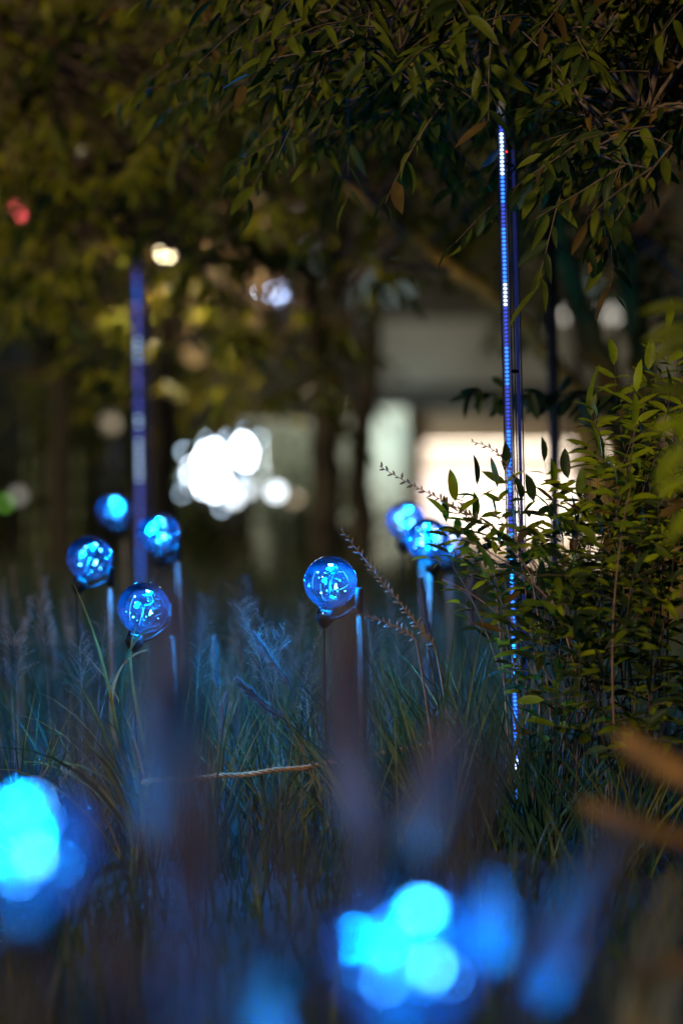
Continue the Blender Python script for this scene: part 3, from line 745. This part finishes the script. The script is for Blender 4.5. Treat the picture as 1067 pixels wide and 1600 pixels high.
def plume_mesh(seed, mat, L=1.0, r=.10, hairs=950):
    r_ = random.Random(seed); mb = MB()
    n = 9; pts = [Vector((i / n, .02 * math.sin(i * .5), .06 * (i / n) ** 2)) for i in range(n + 1)]
    mb.tube(pts, [r * .2 * (math.sin(math.pi * (.12 + .86 * i / n)) ** .6) for i in range(n + 1)], 6)
    for k in range(hairs):
        t = r_.random(); i = min(n - 1, int(t * n)); c = pts[i].lerp(pts[i + 1], t * n - i)
        a = r_.uniform(0, 6.283); rr = r * (.5 + .9 * r_.random()) * (math.sin(math.pi * (.14 + .8 * t)) ** .5) * 1.25
        rad = Vector((0, math.cos(a), math.sin(a))); tan = Vector((0, -math.sin(a), math.cos(a)))
        o = c + rad * r * .25; e = c + rad * rr + Vector((rr * r_.uniform(.6, 1.5), 0, 0)); s = tan * .0065
        mb.add([o - s, o + s, e], [(0, 1, 2)])
        if k % 3 == 0:
            m_ = o.lerp(e, .35); mb.add([m_ - s * 2.2, m_ + s * 2.2, m_ + (e - o) * .35], [(0, 1, 2)])
    return mb.mesh('plume', mat)
PL = [plume_mesh(i, M['plume']) for i in range(3)]; PLT = [plume_mesh(i + 9, M['plume_tan']) for i in range(2)]

def add_plume(root, base, tip, L, tan=False, width=1.0, stalk_r=.0011, sag=.06):
    """stalk from the ground plus the bristly head ending at tip; base is where the head starts"""
    g0 = Vector(root.location)+ Vector((rng.uniform(-.03, .03), rng.uniform(-.03, .03), 0))
    d = (tip - base).normalized()
    mb = MB(); mid = base - d * (base - g0).length * .45
    mb.tube(bezier(g0, mid, base, 10), stalk_r, 5, cap=False).build('stalk', M['blade_straw'] if tan else M['blade_brown'], root)
    me = (PLT if tan else PL)[rng.randrange(2)]
    L = (tip - base).length
    link('plume', me, root, mat_basis(base, d, Vector((0, -.3, 1)) if abs(d.z) < .9 else Vector((0, -1, 0)), L, L * width, L * width))

def clump(name, label, px, d, blades, group='clumps of ornamental grass', base=None):
    """blades: list of (count, dirx range, diry range, length range, width, bend, mats)"""
    b = base or P(px, 0, d); gz = ground_z(b.x, d)
    t = thing(name, (b.x, d, gz), label, 'grass', group); o = Vector((b.x, d, gz))
    for (n, dx, dy, ln, w, bend, ms) in blades:
        for i in range(n):
            v, f = blade_geo(o + Vector((rng.gauss(0, .022), rng.gauss(0, .022), -.005)), Vector((rng.uniform(*dx), rng.uniform(*dy), 1)), rng.uniform(*ln), w * rng.uniform(.7, 1.2), rng.uniform(*bend), 8, rng.uniform(-.8, .8))
            MB().add(v, f).build('blade', M[rng.choice(ms)], t)
    return t
M['blade_dark'] = leafmat('blade_dark', (0.036, 0.064, 0.020), trans=0.2)
GB = ['blade_dark', 'blade_dark', 'blade_green', 'blade_olive']
GB = GB + ['blade_olive']
GY = ['blade_olive', 'blade_straw', 'blade_green', 'blade_olive']
cA = clump('grass_clump', 'dark green fanning grass clump at the foot of the broken stake', 690, 4.5, [(60, (-.75, .25), (-.3, .3), (.26, .48), .0026, (.05, .5), GB), (14, (-1.1, -.4), (-.3, .2), (.3, .45), .0022, (.1, .5), GB)])
cB = clump('grass_clump', 'broad-bladed grass clump with arching tips under the lower left globe', 232, 4.5, [(26, (-.45, .25), (-.3, .3), (.22, .44), .0036, (.3, 1.4), GY), (10, (-.6, .0), (-.2, .2), (.35, .50), .0034, (.9, 2.0), GY)])
cC = clump('grass_clump', 'slender blue-lit grass clump with upright plumes left of centre', 322, 4.55, [(30, (-.25, .3), (-.3, .3), (.2, .42), .0018, (.05, .6), GB + ['blade_straw'])])
cH = clump('grass_clump', 'dark grass clump crossing the pole of the centre globe', 600, 4.45, [(44, (-.7, .4), (-.3, .3), (.2, .42), .0024, (.05, .6), GB)])
cI = clump('grass_clump', 'dark grass clump between the broken stake and the right light pole', 765, 4.55, [(46, (-.5, .4), (-.3, .3), (.24, .46), .0024, (.05, .6), GB)])
for px_, d_, lb in ((130, 4.6, 'loose olive grass clump at the left, below the leftmost globe'), (420, 4.65, 'loose grass clump between the rope and the centre globe'), (545, 4.6, 'upright grass clump right beside the centre globe cable'), (30, 4.55, 'loose olive grass clump at the left edge above the foreground globe')):
    clump('grass_clump', lb, px_, d_, [(34, (-.6, .6), (-.3, .3), (.16, .36), .0022, (.1, 1.1), GB + ['blade_straw'])])
cD = clump('grass_clump', 'dark grass clump in the shade under the leafy shrub', 850, 4.5, [(60, (-.7, .7), (-.3, .2), (.25, .50), .0022, (.05, .7), ['blade_green'])])
cF = clump('grass_clump', 'dim grass clump at the base of the centre globe', 500, 4.7, [(24, (-.5, .5), (-.3, .3), (.18, .34), .0018, (.05, .8), GB)])
cG = clump('grass_clump', 'dark grass clump at the lower right under the shrub', 985, 4.4, [(40, (-.7, .7), (-.3, .2), (.2, .40), .002, (.05, .7), ['blade_green', 'blade_green', 'blade_olive'])])
# hero blades of the left clump
for path, w, mt in (([(198, 1225), (180, 1120), (165, 1010), (112, 905)], .0030, 'blade_olive'), ([(205, 1225), (170, 1080), (195, 960), (262, 985)], .0034, 'blade_green'),
                    ([(225, 1225), (150, 1160), (160, 1020), (235, 1015)], .0034, 'blade_straw'), ([(240, 1225), (215, 1120), (190, 1020), (215, 975)], .0030, 'blade_olive')):
    pts = [P(x, y, 4.5) for x, y in path]; mb = MB(); N = 16; v = []; f = []
    for i in range(N + 1):
        t = i / N; a = pts[0]*(1-t)**3 + pts[1]*3*t*(1-t)**2 + pts[2]*3*t*t*(1-t) + pts[3]*t**3
        t2 = min(1, t + .02); e = pts[0]*(1-t2)**3 + pts[1]*3*t2*(1-t2)**2 + pts[2]*3*t2*t2*(1-t2) + pts[3]*t2**3
        s = (e - a); s = s.normalized().cross(Vector((0, -1, .25))).normalized() if s.length > 1e-6 else s0; s0 = s
        ww = w * (1 - t ** 3) + .0003; v += [a - s*ww, a + Vector((0, .25*ww, 0)), a + s*ww]
    for i in range(N): k = i*3; f += [(k, k+1, k+4, k+3), (k+1, k+2, k+5, k+4)]
    mb.add(v, f).build('blade', M[mt], cB)
# in-focus plumes
for (bx, by, tx, ty, d, w, root) in ((340, 1075, 335, 995, 4.7, .9, cC), (345, 1160, 352, 1085, 4.5, .75, cC), (452, 1068, 392, 992, 4.5, .85, cF), (442, 1122, 368, 1066, 4.45, .9, cF),
                                   (672, 1000, 655, 905, 4.9, .8, cA), (735, 985, 738, 878, 4.9, .9, cA), (672, 1085, 668, 1010, 4.7, .9, cA)):
    add_plume(root, P(bx, by, d), P(tx, ty, d), .1, width=w)

def panicle(label, px, d, pts, seed, dens=26, spread=.035):
    r_ = random.Random(seed); b = P(px, 0, d); gz = ground_z(b.x, d); b.z = gz
    t = thing('seed_grass', b, label, 'grass', 'airy seed grass behind the globes' if 'behind the globes' in label else 'feathery seed grass stems')
    path = [P(x, y, d) for x, y in pts]; path = bezier(b, path[0], path[1], 14)
    MB().tube(path, [.0009 * (1 - .6 * i / 13) for i in range(14)], 4, cap=False).build('stalk', M['panicle'], t)
    mb = MB()
    for k in range(dens):
        u = .62 + .38 * k / dens; i = min(12, int(u * 13)); p = path[i].lerp(path[i + 1], u * 13 - i)
        e = p + (Vector((r_.uniform(-1, 1), r_.uniform(-1, 1), r_.uniform(.2, 1.2))).normalized() * spread * (1.25 - (u - .62) * 1.8))
        mb.tube([p, p.lerp(e, .6) + Vector((0, 0, .002)), e], .0003, 3, cap=False)
        for j in range(4):
            c = p.lerp(e, .45 + .18 * j) + Vector((r_.uniform(-.003, .003), r_.uniform(-.003, .003), r_.uniform(-.003, .003)))
            mb.ball(c, .0009, 4, 3, sq=(.7, .7, 1.6))
    mb.build('seed_head', M['panicle'], t)
panicle('feathery seed grass stem leaning left of the centre globe', 440, 4.6, [(440, 1080), (372, 940)], 1, 34, .045)
panicle('feathery blue-lit seed grass tip directly below the centre globe', 440, 4.55, [(450, 1100), (512, 962)], 2, 30, .014)
panicle('airy seed grass stem between centre plumes', 415, 4.65, [(415, 1100), (445, 985)], 3, 28, .04)
panicle('airy seed grass stem low in front of the centre cable', 470, 4.5, [(470, 1150), (490, 1050)], 4, 24, .03)
panicle('airy seed grass stem left of the slender blue clump', 300, 4.8, [(300, 1120), (318, 960)], 5, 26, .04)
panicle('airy seed grass at far left below the first globe', 80, 5.2, [(80, 1050), (60, 935)], 6, 30, .05)
panicle('airy seed grass far left beside the dry stalks', 30, 4.9, [(30, 1100), (22, 985)], 7, 30, .05)
panicle('airy seed grass behind the arching blades at left', 130, 4.9, [(130, 1120), (125, 1000)], 8, 28, .05)

r_ = random.Random(77)
for k in range(26):
    px = r_.choice([r_.uniform(295, 480), r_.uniform(295, 480), r_.uniform(560, 650), r_.uniform(60, 220)]); d = r_.uniform(4.9, 6.6); top = r_.uniform(900, 1040); tx = px + r_.uniform(-40, 40)
    panicle('airy blurred seed grass behind the globes', px, d, [(px, top + 120), (tx, top)], 100 + k, 26, .05)

# ------------------------------------------------------------------ meadow grass as a mass
def meadow(n, d0, d1, h0, h1, w, pw, name, label, mats, wts, xlim=None):
    u = nr.rand(n); d = d0 + (d1 - d0) * u ** pw
    half = d * (560 / FPX) + .15
    x = (nr.rand(n) * 2 - 1) * half
    k = max(8, n // 34); ci = nr.randint(0, k, n); loose = nr.rand(n) < .25          # tufts with gaps between them
    x = np.where(loose, x, x[:k][ci] + nr.randn(n) * .035); d = np.where(loose, d, np.maximum(d[:k][ci] + nr.randn(n) * .035, d0 - .05))
    tuft_h = (.6 + .6 * nr.rand(k))[ci]
    base = np.stack([x, d, np.array([ground_z(a, b) for a, b in zip(x, d)]) - .01], 1)
    L = (h0 + (h1 - h0) * nr.rand(n)) * np.where(loose, 1, tuft_h); az = nr.rand(n) * 2 * np.pi; lean = .1 + .5 * nr.rand(n); bend = .2 + 1.3 * nr.rand(n) ** 2
    hx = np.stack([np.cos(az), np.sin(az), np.zeros(n)], 1); side = np.stack([np.cos(az + 1.2), np.sin(az + 1.2) * .5, np.zeros(n)], 1)
    rows = 6; p = base.copy(); dirv = hx * lean[:, None] + np.array([0, 0, 1.0]); dirv /= np.linalg.norm(dirv, axis=1)[:, None]
    V = np.zeros((n, rows, 2, 3))
    for i in range(rows):
        t = i / (rows - 1); ww = (w * (1 - t ** 2) + .0002) * (.7 + .6 * nr.rand(n))
        V[:, i, 0] = p - side * ww[:, None]; V[:, i, 1] = p + side * ww[:, None]
        p = p + dirv * (L / (rows - 1))[:, None]
        dirv = dirv + (hx * .5 - np.array([0, 0, 1.0])) * (bend / rows * (.3 + 1.4 * t))[:, None]; dirv /= np.linalg.norm(dirv, axis=1)[:, None]
    idx = np.arange(n)[:, None] * rows * 2; q_ = []
    for i in range(rows - 1):
        a = idx + i * 2; q_.append(np.concatenate([a, a + 1, a + 3, a + 2], 1))
    Fq = np.stack(q_, 1).reshape(-1, 4)
    me = bpy.data.meshes.new(name); me.from_pydata(V.reshape(-1, 3).tolist(), [], Fq.tolist())
    for m_ in mats: me.materials.append(M[m_])
    tm = nr.choice(len(mats), k, p=wts)[ci]; mi = np.repeat(np.where(nr.rand(n) < .6, tm, nr.choice(len(mats), n, p=wts)), rows - 1); me.polygons.foreach_set('material_index', mi.astype(np.int32)); me.update()
    o = bpy.data.objects.new(name, me); C.objects.link(o); tag(o, label, 'grass', kind='stuff')
meadow(12000, 4.9, 9.0, .12, .38, .0016, 1.2, 'meadow_grass', 'fine dim grass filling the bed around the globe lamps', ['blade_green', 'blade_olive', 'blade_brown', 'panicle'], [.68, .14, .12, .06])
meadow(4200, 2.9, 4.8, .07, .22, .0016, 1.0, 'short_grass', 'short dark grass between the clumps in front', ['blade_green', 'blade_olive', 'blade_brown'], [.74, .12, .14])
meadow(7000, 9.0, 17.0, .15, .42, .003, 1.0, 'back_grass', 'blurred brown-green undergrowth behind the lamps', ['blade_brown', 'blade_green', 'blade_olive'], [.45, .4, .15])

# ------------------------------------------------------------------ near blurred foreground grasses
def near_clump(label, bx, d, plumes, nbl=10, tan=False, bl=None, bm='blade_straw'):
    b = Vector((bx, d, ground_z(bx, d)))
    t = thing('fountain_grass', b, label, 'grass', 'blurred fountain grass in the foreground')
    for (ax, ay, ad, tx, ty, td, w) in plumes: add_plume(t, P(ax, ay, ad), P(tx, ty, td), .1, tan, w, .0015)
    for i in range(nbl):
        dr = Vector((rng.uniform(-.5, .5), rng.uniform(-.3, .3), 1))
        v, f = blade_geo(b + rv(.02), dr, rng.uniform(.3, .45), .003, rng.uniform(.3, 1.2), 8)
        MB().add(v, f).build('blade', M[rng.choice(['blade_olive', 'blade_brown'])], t)
    for pts, dd, w in (bl or []):
        pa = bezier(P(*pts[0], dd), P(*pts[1], dd), P(*pts[2], dd), 14); v = []; f = []
        for i, p in enumerate(pa):
            s = (pa[min(i+1, 13)] - pa[max(i-1, 0)]).normalized().cross(Vector((0, -1, .2))).normalized(); ww = w * (1 - (i/13) ** 3) + .0003
            v += [p - s*ww, p + Vector((0, .3*ww, 0)), p + s*ww]
        for i in range(13): k = i*3; f += [(k, k+1, k+4, k+3), (k+1, k+2, k+5, k+4)]
        MB().add(v, f).build('blade', M[bm], t)
    return t
near_clump('tan fountain grass clump at the lower right edge with two arching plumes', P(1090, 0, 2.4).x, 2.4,
           [(1120, 1235, 2.5, 975, 1168, 2.6, 1.15), (1100, 1322, 2.5, 912, 1270, 2.55, 1.0), (1130, 1490, 2.3, 970, 1535, 2.3, 1.0)], 12, True,
           [([(990, 1640), (950, 1500), (1075, 1335)], 2.6, .0055), ([(1000, 1640), (985, 1480), (1080, 1370)], 2.6, .005), ([(960, 1620), (1000, 1450), (1090, 1440)], 2.5, .005), ([(1040, 1640), (1000, 1500), (1090, 1400)], 2.6, .005), ([(1010, 1640), (1040, 1520), (1090, 1480)], 2.4, .005), ([(1050, 1640), (1040, 1540), (1095, 1520)], 2.4, .005)])
near_clump('blurred brown plumes in front of the centre globe cable', P(560, 0, 1.9).x, 1.95,
           [(575, 1330, 1.9, 540, 960, 2.05, .8), (545, 1300, 2.0, 525, 1000, 2.1, .7), (650, 1330, 1.8, 700, 1150, 1.9, 1.2)], 6)
near_clump('blurred brown plumes in front of the lower left globe', P(290, 0, 1.8).x, 1.85,
           [(300, 1260, 1.85, 262, 935, 2.0, .85), (250, 1330, 1.8, 240, 1060, 1.9, .8), (340, 1420, 1.6, 305, 1190, 1.65, 1.3)], 8)
near_clump('blurred violet-brown plumes beside the foreground left globe', P(150, 0, 1.45).x, 1.5,
           [(190, 1340, 1.55, 125, 1110, 1.6, 1.0), (240, 1660, 1.4, 155, 1420, 1.45, 1.1), (60, 1700, 1.3, 40, 1500, 1.35, 1.2)], 5)
near_clump('blurred plumes rising between the two foreground globes', P(430, 0, 1.35).x, 1.4,
           [(380, 1640, 1.66, 425, 1470, 1.66, 2.0), (410, 1660, 1.68, 395, 1490, 1.66, 1.6), (300, 1540, 1.3, 270, 1280, 1.35, 1.1), (470, 1470, 1.3, 445, 1240, 1.35, .9)], 4, False,
           [([(392, 1680), (372, 1570), (428, 1465)], 1.80, .019), ([(420, 1690), (420, 1600), (400, 1500)], 1.78, .014)], 'blade_pale')
near_clump('blurred plumes leaning right of the foreground centre globe', P(830, 0, 1.6).x, 1.65,
           [(860, 1500, 1.64, 985, 1310, 1.66, 1.5), (690, 1400, 1.5, 775, 1180, 1.55, .9), (800, 1660, 1.5, 850, 1480, 1.55, 1.1)], 5, False,
           [([(835, 1560), (880, 1440), (990, 1295)], 1.80, .016), ([(760, 1500), (775, 1440), (765, 1370)], 1.8, .012)], 'blade_pale')
near_clump('blurred plumes rising behind the foreground centre globe', P(590, 0, 1.3).x, 1.5,
           [(560, 1440, 1.6, 585, 1270, 1.65, 1.1)], 3)

# ------------------------------------------------------------------ rope, stakes
rp0 = P(222, 1222, 4.45); rp1 = P(676, 1162, 4.58)
t = thing('rope', rp0, 'orange-brown twisted rope strung low across the grass to the broken stake', 'rope')
N = 150; cl = [rp0.lerp(rp1, i / N) + Vector((0, 0, -.012 * math.sin(math.pi * i / N) + .0015 * math.sin(i * .21))) for i in range(N + 1)]
for k in range(3):
    pts = [c + Vector((0, math.cos(i * .55 + k * 2.094), math.sin(i * .55 + k * 2.094))) * .0030 for i, c in enumerate(cl)]
    MB().tube(pts, .0024, 5).build('strand', M['rope'], t)
hz = MB()
for i in range(420):
    c = cl[rng.randrange(N)]; e = c + rv(.010); hz.tube([c, e], .0003, 3, cap=False)
hz.build('loose_fibres', M['rope'], t)
def stake(label, px, pyt, d, r, lean=0.0, jag=True):
    p = P(px, pyt, d); gz = ground_z(p.x, d); t = thing('wooden_stake', (p.x + lean, d, gz), label, 'stake')
    n = 10; v = []; f = []; zs = [gz - .05, gz + (p.z - gz) * .5, p.z - .012]
    for z in zs:
        u = (z - gz) / (p.z - gz)
        for j in range(n):
            a = 6.283 * j / n; v.append((p.x + lean * (1 - u) + r * math.cos(a) * (1 + .1 * math.sin(3 * a)), d + r * math.sin(a), z))
    for j in range(n):
        a = 6.283 * j / n; v.append((p.x + r * .9 * math.cos(a), d + r * .9 * math.sin(a), p.z + (rng.uniform(-.008, .006) if jag else 0)))
    for i in range(3):
        for j in range(n): f.append((i*n+j, i*n+(j+1) % n, (i+1)*n+(j+1) % n, (i+1)*n+j))
    f.append(tuple(3*n + j for j in range(n)))
    MB().add(v, f).build('shaft', M['dark_wood'], t, False)
    MB().tube([(p.x - .001, d - r * 1.02, p.z - .05), (p.x, d - r * 1.03, p.z - .02)], .0012, 5).build('splinter', M['wood'], t)
stake('broken dark wooden stake among the green grass blades', 676, 1105, 4.6, .0062, .006)
stake('short dark peg holding the rope at left', 220, 1212, 4.47, .0045, 0)

# ------------------------------------------------------------------ leafy shrub at the right
sb = P(905, 0, 4.65); sb.z = ground_z(sb.x, 4.65)
shrub = thing('leafy_shrub', sb, 'leafy green shrub with pointed leaflets at right, in front of the lit building', 'shrub')
tips = [(1045, 590, 4.7), (1000, 650, 4.6), (960, 640, 4.75), (1060, 660, 4.5), (925, 720, 4.7), (980, 740, 4.5), (1040, 760, 4.45), (885, 815, 4.65), (855, 790, 4.8), (800, 800, 4.7), (755, 825, 4.65), (725, 850, 4.6),
        (790, 840, 4.5), (850, 850, 4.5), (910, 850, 4.45), (960, 830, 4.4), (1020, 830, 4.4), (1060, 860, 4.4), (700, 880, 4.75), (745, 890, 4.6), (820, 900, 4.4), (880, 920, 4.4), (940, 910, 4.35), (1000, 900, 4.35),
        (1050, 930, 4.3), (790, 960, 4.5), (850, 990, 4.4), (910, 990, 4.35), (970, 980, 4.3), (1030, 1000, 4.3), (830, 1050, 4.5), (900, 1070, 4.4), (960, 1060, 4.35), (1020, 1080, 4.3), (1060, 1060, 4.5),
        (870, 1130, 4.5), (940, 1140, 4.4), (1010, 1150, 4.35), (1050, 700, 4.8), (985, 800, 4.8), (930, 770, 4.55), (870, 830, 4.75), (1035, 880, 4.7), (960, 950, 4.7), (900, 1030, 4.75), (1000, 1030, 4.75), (780, 880, 4.75), (840, 940, 4.8), (1015, 600, 4.75), (1055, 620, 4.6), (985, 690, 4.6), (1030, 700, 4.55), (1062, 740, 4.55), (950, 790, 4.5), (1010, 770, 4.6), (1064, 800, 4.5), (820, 860, 4.55), (900, 880, 4.5), (1040, 860, 4.5), (975, 860, 4.6), (930, 690, 4.7)]
stm = MB(); lv = []
T_SH = [leaf_template(7, .235 * w, .35, c, .03, i, .75) for i, (c, w) in enumerate(CUR)]; T_SL = [leaf_template(4, .245 * w, .35, c, .03, i, .75) for i, (c, w) in enumerate(CUR)]
def leaflets(p, d, n, L, lit_share):
    """a compound leaf: leaflets in opposite pairs and one at the end"""
    d = d.normalized(); ln = L * (.9 + .5 * n); e = p + d * ln + Vector((0, 0, -.12 * ln)); stm.tube([p, p.lerp(e, .5) + Vector((0, 0, .04 * ln)), e], .0006, 4, cap=False)
    lat = d.cross(Vector((0, -.35, 1))).normalized()
    def put(q_, dd, LL):
        mi = rng.choices([0, 1, 2, 3], [lit_share, (1 - lit_share) * .5, .03 + (1 - lit_share) * .6, .03])[0]
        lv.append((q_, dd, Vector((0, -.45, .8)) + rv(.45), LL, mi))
    for k in range(n):
        q_ = p.lerp(e, (k + .7) / (n + .4))
        for s in (-1, 1): put(q_, (d * rng.uniform(.5, .9) + lat * s + Vector((0, 0, -.15)) + rv(.2)).normalized(), L * rng.uniform(.75, 1.1))
    put(e, (d + Vector((0, 0, -.2)) + rv(.15)).normalized(), L * rng.uniform(1, 1.25))
for (px, py, d) in tips:
    e = P(px + rng.uniform(-8, 8), py + rng.uniform(-8, 8), d + rng.uniform(-.08, .08))
    o = sb + Vector((rng.uniform(-.09, .16), rng.uniform(-.1, .1), 0)); mid = Vector((o.x * .55 + e.x * .45, (o.y + e.y) / 2, o.z + (e.z - o.z) * .75))
    pa = bezier(o, mid, e, 12); stm.tube(pa, [.0030 * (1 - .07 * i) for i in range(12)], 5, cap=False)
    lit_share = min(.85, max(.04, (1000 - py) / 380)); u0 = 5 if py < 900 else 7  # shade put into the leaf mix: darker colours low down and inside
    for i in range(u0, 12):
        t = (pa[i] - pa[i - 1]).normalized()
        for j in range((0 if rng.random() < .15 else 1) if i < 8 else (1 if rng.random() < .6 else 2)):
            dr = t * rng.uniform(.1, .6) + Vector((rng.uniform(-1, 1), rng.uniform(-1, .5), rng.uniform(-.25, .4)))
            leaflets(pa[i], dr, rng.choice([1, 1, 2]), rng.uniform(.030, .050), lit_share if i > 6 else lit_share * .5)
    leaflets(e, (pa[-1] - pa[-2]) + Vector((0, 0, .1)), 2, .052, lit_share)
stm.build('stems', M['twig'], shrub)
for pts, d in (([(905, 1080), (880, 940), (830, 870), (770, 800)], 4.5), ([(900, 1000), (860, 920), (790, 870), (700, 830)], 4.55), ([(870, 1080), (830, 1000), (760, 930), (690, 905)], 4.5), ([(960, 1150), (950, 1000), (960, 870), (985, 760)], 4.3)):
    p4 = [P(x, y, d) for x, y in pts]; pa = [p4[0]*(1-t)**3 + p4[1]*3*t*(1-t)**2 + p4[2]*3*t*t*(1-t) + p4[3]*t**3 for t in [i/14 for i in range(15)]]
    MB().tube(pa, [.0022 * (1 - .04 * i) for i in range(15)], 6).build('branch', M['twig_red'], shrub)
make_foliage(shrub, lv, [M['leaf_bright'], M['leaf_mid'], M['leaf_dark'], M['leaf_brown']], T_SH, T_SL, 300)

# dark bough crossing in front of the building, and close blurred leaves at the right edge
bb = P(1150, 0, 5.6); bb.z = ground_z(bb.x, 5.6)
t = thing('dark_sapling', bb, 'dark sapling at right whose leafy bough crosses above the lit opening', 'shrub')
pa = bezier(P(1130, 640, 5.6), P(900, 615, 5.6), P(735, 612, 5.6), 16)
MB().tube([bb, P(1140, 900, 5.6), P(1130, 640, 5.6)], [.014, .011, .008], 8).build('trunk', M['bark'], t)
MB().tube(pa, [.006 * (1 - .05 * i) for i in range(16)], 6).build('bough', M['bark'], t)
l2 = []
for i in range(2, 16):
    for k in range(4):
        l2.append((pa[i] + rv(.012), Vector((rng.uniform(-1, .3), rng.uniform(-.4, .3), rng.uniform(-.8, .25))), Vector((0, .6, .8)) + rv(.5), rng.uniform(.05, .085), 0))
make_foliage(t, l2, [M['leaf_dark']], T_SH, T_SL, 60)
nb = P(1190, 0, 3.1); nb.z = ground_z(nb.x, 3.1)
t = thing('near_shrub', nb, 'blurred close yellow-green leaves poking in from the right edge', 'shrub')
st = MB(); l3 = []
for (px, py, d, dx, dz, L, mi) in ((1110, 500, 3.3, -1, -.25, .10, 1), (1100, 480, 3.3, -1, .05, .09, 1), (1090, 520, 3.4, -.8, -.5, .08, 1), (1080, 690, 3.0, -.6, -.6, .075, 0), (1095, 650, 3.0, -.8, -.2, .07, 0), (1090, 740, 3.0, -.7, -.3, .06, 0), (1100, 620, 3.2, -1, .1, .08, 1), (1085, 800, 3.1, -.6, -.5, .06, 0)):
    p = P(px, py, d); st.tube(bezier(nb, nb.lerp(p, .6) + Vector((.03, 0, .1)), p, 8), .002, 5, cap=False)
    l3.append((p, Vector((dx, rng.uniform(-.2, .2), dz)), Vector((0, -.7, .6)), L, mi))
st.build('stems', M['twig'], t)
make_foliage(t, l3, [M['leaf_bright'], M['leaf_olive']], T_SH, T_SL, 20)

# blue-lit leaf beside the light pole belongs to the drooping tree's twig
tl = thing('fallen_leaf', P(778, 232, 4.75), 'single leaf lit blue, clinging to the top of the right light pole', 'leaf')
link('leaf_blade', leaf_mesh('leaf_blade', leafmat('leaf_blue_lit', (.16, .24, .30)), T_SH[0]), tl, mat_basis(P(779, 231, 4.755), Vector((-.62, -.05, -.78)), Vector((.55, -1, -.35)), .052, .052, .052))  # blue of the LEDs is put into the leaf's own colour
MB().tube([P(779, 231, 4.755), P(783, 224, 4.77)], .0008, 4).build('leaf_stalk', M['twig'], tl)

# ------------------------------------------------------------------ dry seed stalks
POD = [MB().lathe([(.0003, 0), (.12, .15), (.19, .42), (.14, .75), (.0003, 1.0)], 6).mesh('seed_pod', M['seed'])]
def seed_stalk(label, px, d, pts, n, L, group='dry stalks with seed pods', u0=.0):
    b = P(px, 0, d); b.z = ground_z(b.x, d); t = thing('seed_stalk', b, label, 'dry stalk', group)
    p4 = [P(x, y, d) for x, y in pts]
    pa = [p4[0]*(1-u)**3 + p4[1]*3*u*(1-u)**2 + p4[2]*3*u*u*(1-u) + p4[3]*u**3 for u in [i/30 for i in range(31)]]
    low = bezier(b, b.lerp(pa[0], .5) + Vector((.01, 0, .02)), pa[0], 8)
    MB().tube(low[:-1] + pa, [.0019] * 7 + [.0017 * (1 - .022 * i) for i in range(31)], 6).build('stem', M['twig_red'], t)
    for k in range(n):
        u = u0 + (1 - u0) * (k + rng.random() * .6) / n; x = u * 29.99; i = int(x); p = pa[i].lerp(pa[i + 1], x - i); tn = (pa[i + 1] - pa[i]).normalized()
        sd_ = tn.cross(Vector((0, -1, 0))).normalized() * (1 if k % 2 else -1)
        dr = (tn * .8 + sd_ * rng.uniform(.5, 1.1) + rv(.35)).normalized(); s = L * rng.uniform(.7, 1.25) * (1.1 - .35 * u)
        m = dr.to_track_quat('Z', 'Y').to_matrix().to_4x4(); m = Matrix.Translation(p) @ m @ Matrix.Scale(s, 4); link('seed_pod', POD[0], t, m)
    return t
seed_stalk('dry seed stalk arching left in front of the lit opening', 880, 4.55, [(830, 900), (770, 800), (690, 790), (592, 728)], 34, .014, u0=.35)
seed_stalk('dry amber seed stalk leaning from above the centre globe down to the grass', 720, 4.5, [(680, 1010), (640, 960), (590, 900), (532, 826)], 44, .013)
seed_stalk('dark seed stalk running right from under the centre globe', 690, 4.45, [(650, 1000), (620, 970), (570, 965), (525, 945)], 26, .012)
seed_stalk('thin dry spray of tiny pods standing before the lit opening', 860, 4.6, [(812, 860), (815, 760), (800, 700), (736, 690)], 16, .011, u0=.4)
seed_stalk('short upright seed stalk left of the leafy shrub', 800, 4.6, [(770, 880), (735, 830), (722, 800), (720, 778)], 14, .012, u0=.5)
for k, (bx, tx, ty, d) in enumerate(((40, 20, 880, 6.6), (62, 62, 862, 6.4), (85, 70, 900, 6.0), (30, 48, 930, 5.8), (112, 100, 935, 6.3), (10, 5, 905, 6.0))):
    lab = ['second tallest', 'tallest', 'just right of the tallest', 'shorter one just left of the tallest', 'rightmost', 'leftmost'][k]
    seed_stalk(f'blurred reddish dry stalk at far left, {lab}', bx, d, [(bx, 1010), (bx + 3, 980), (tx, ty + 50), (tx, ty)], 22, .016, 'blurred dry stalks at far left')
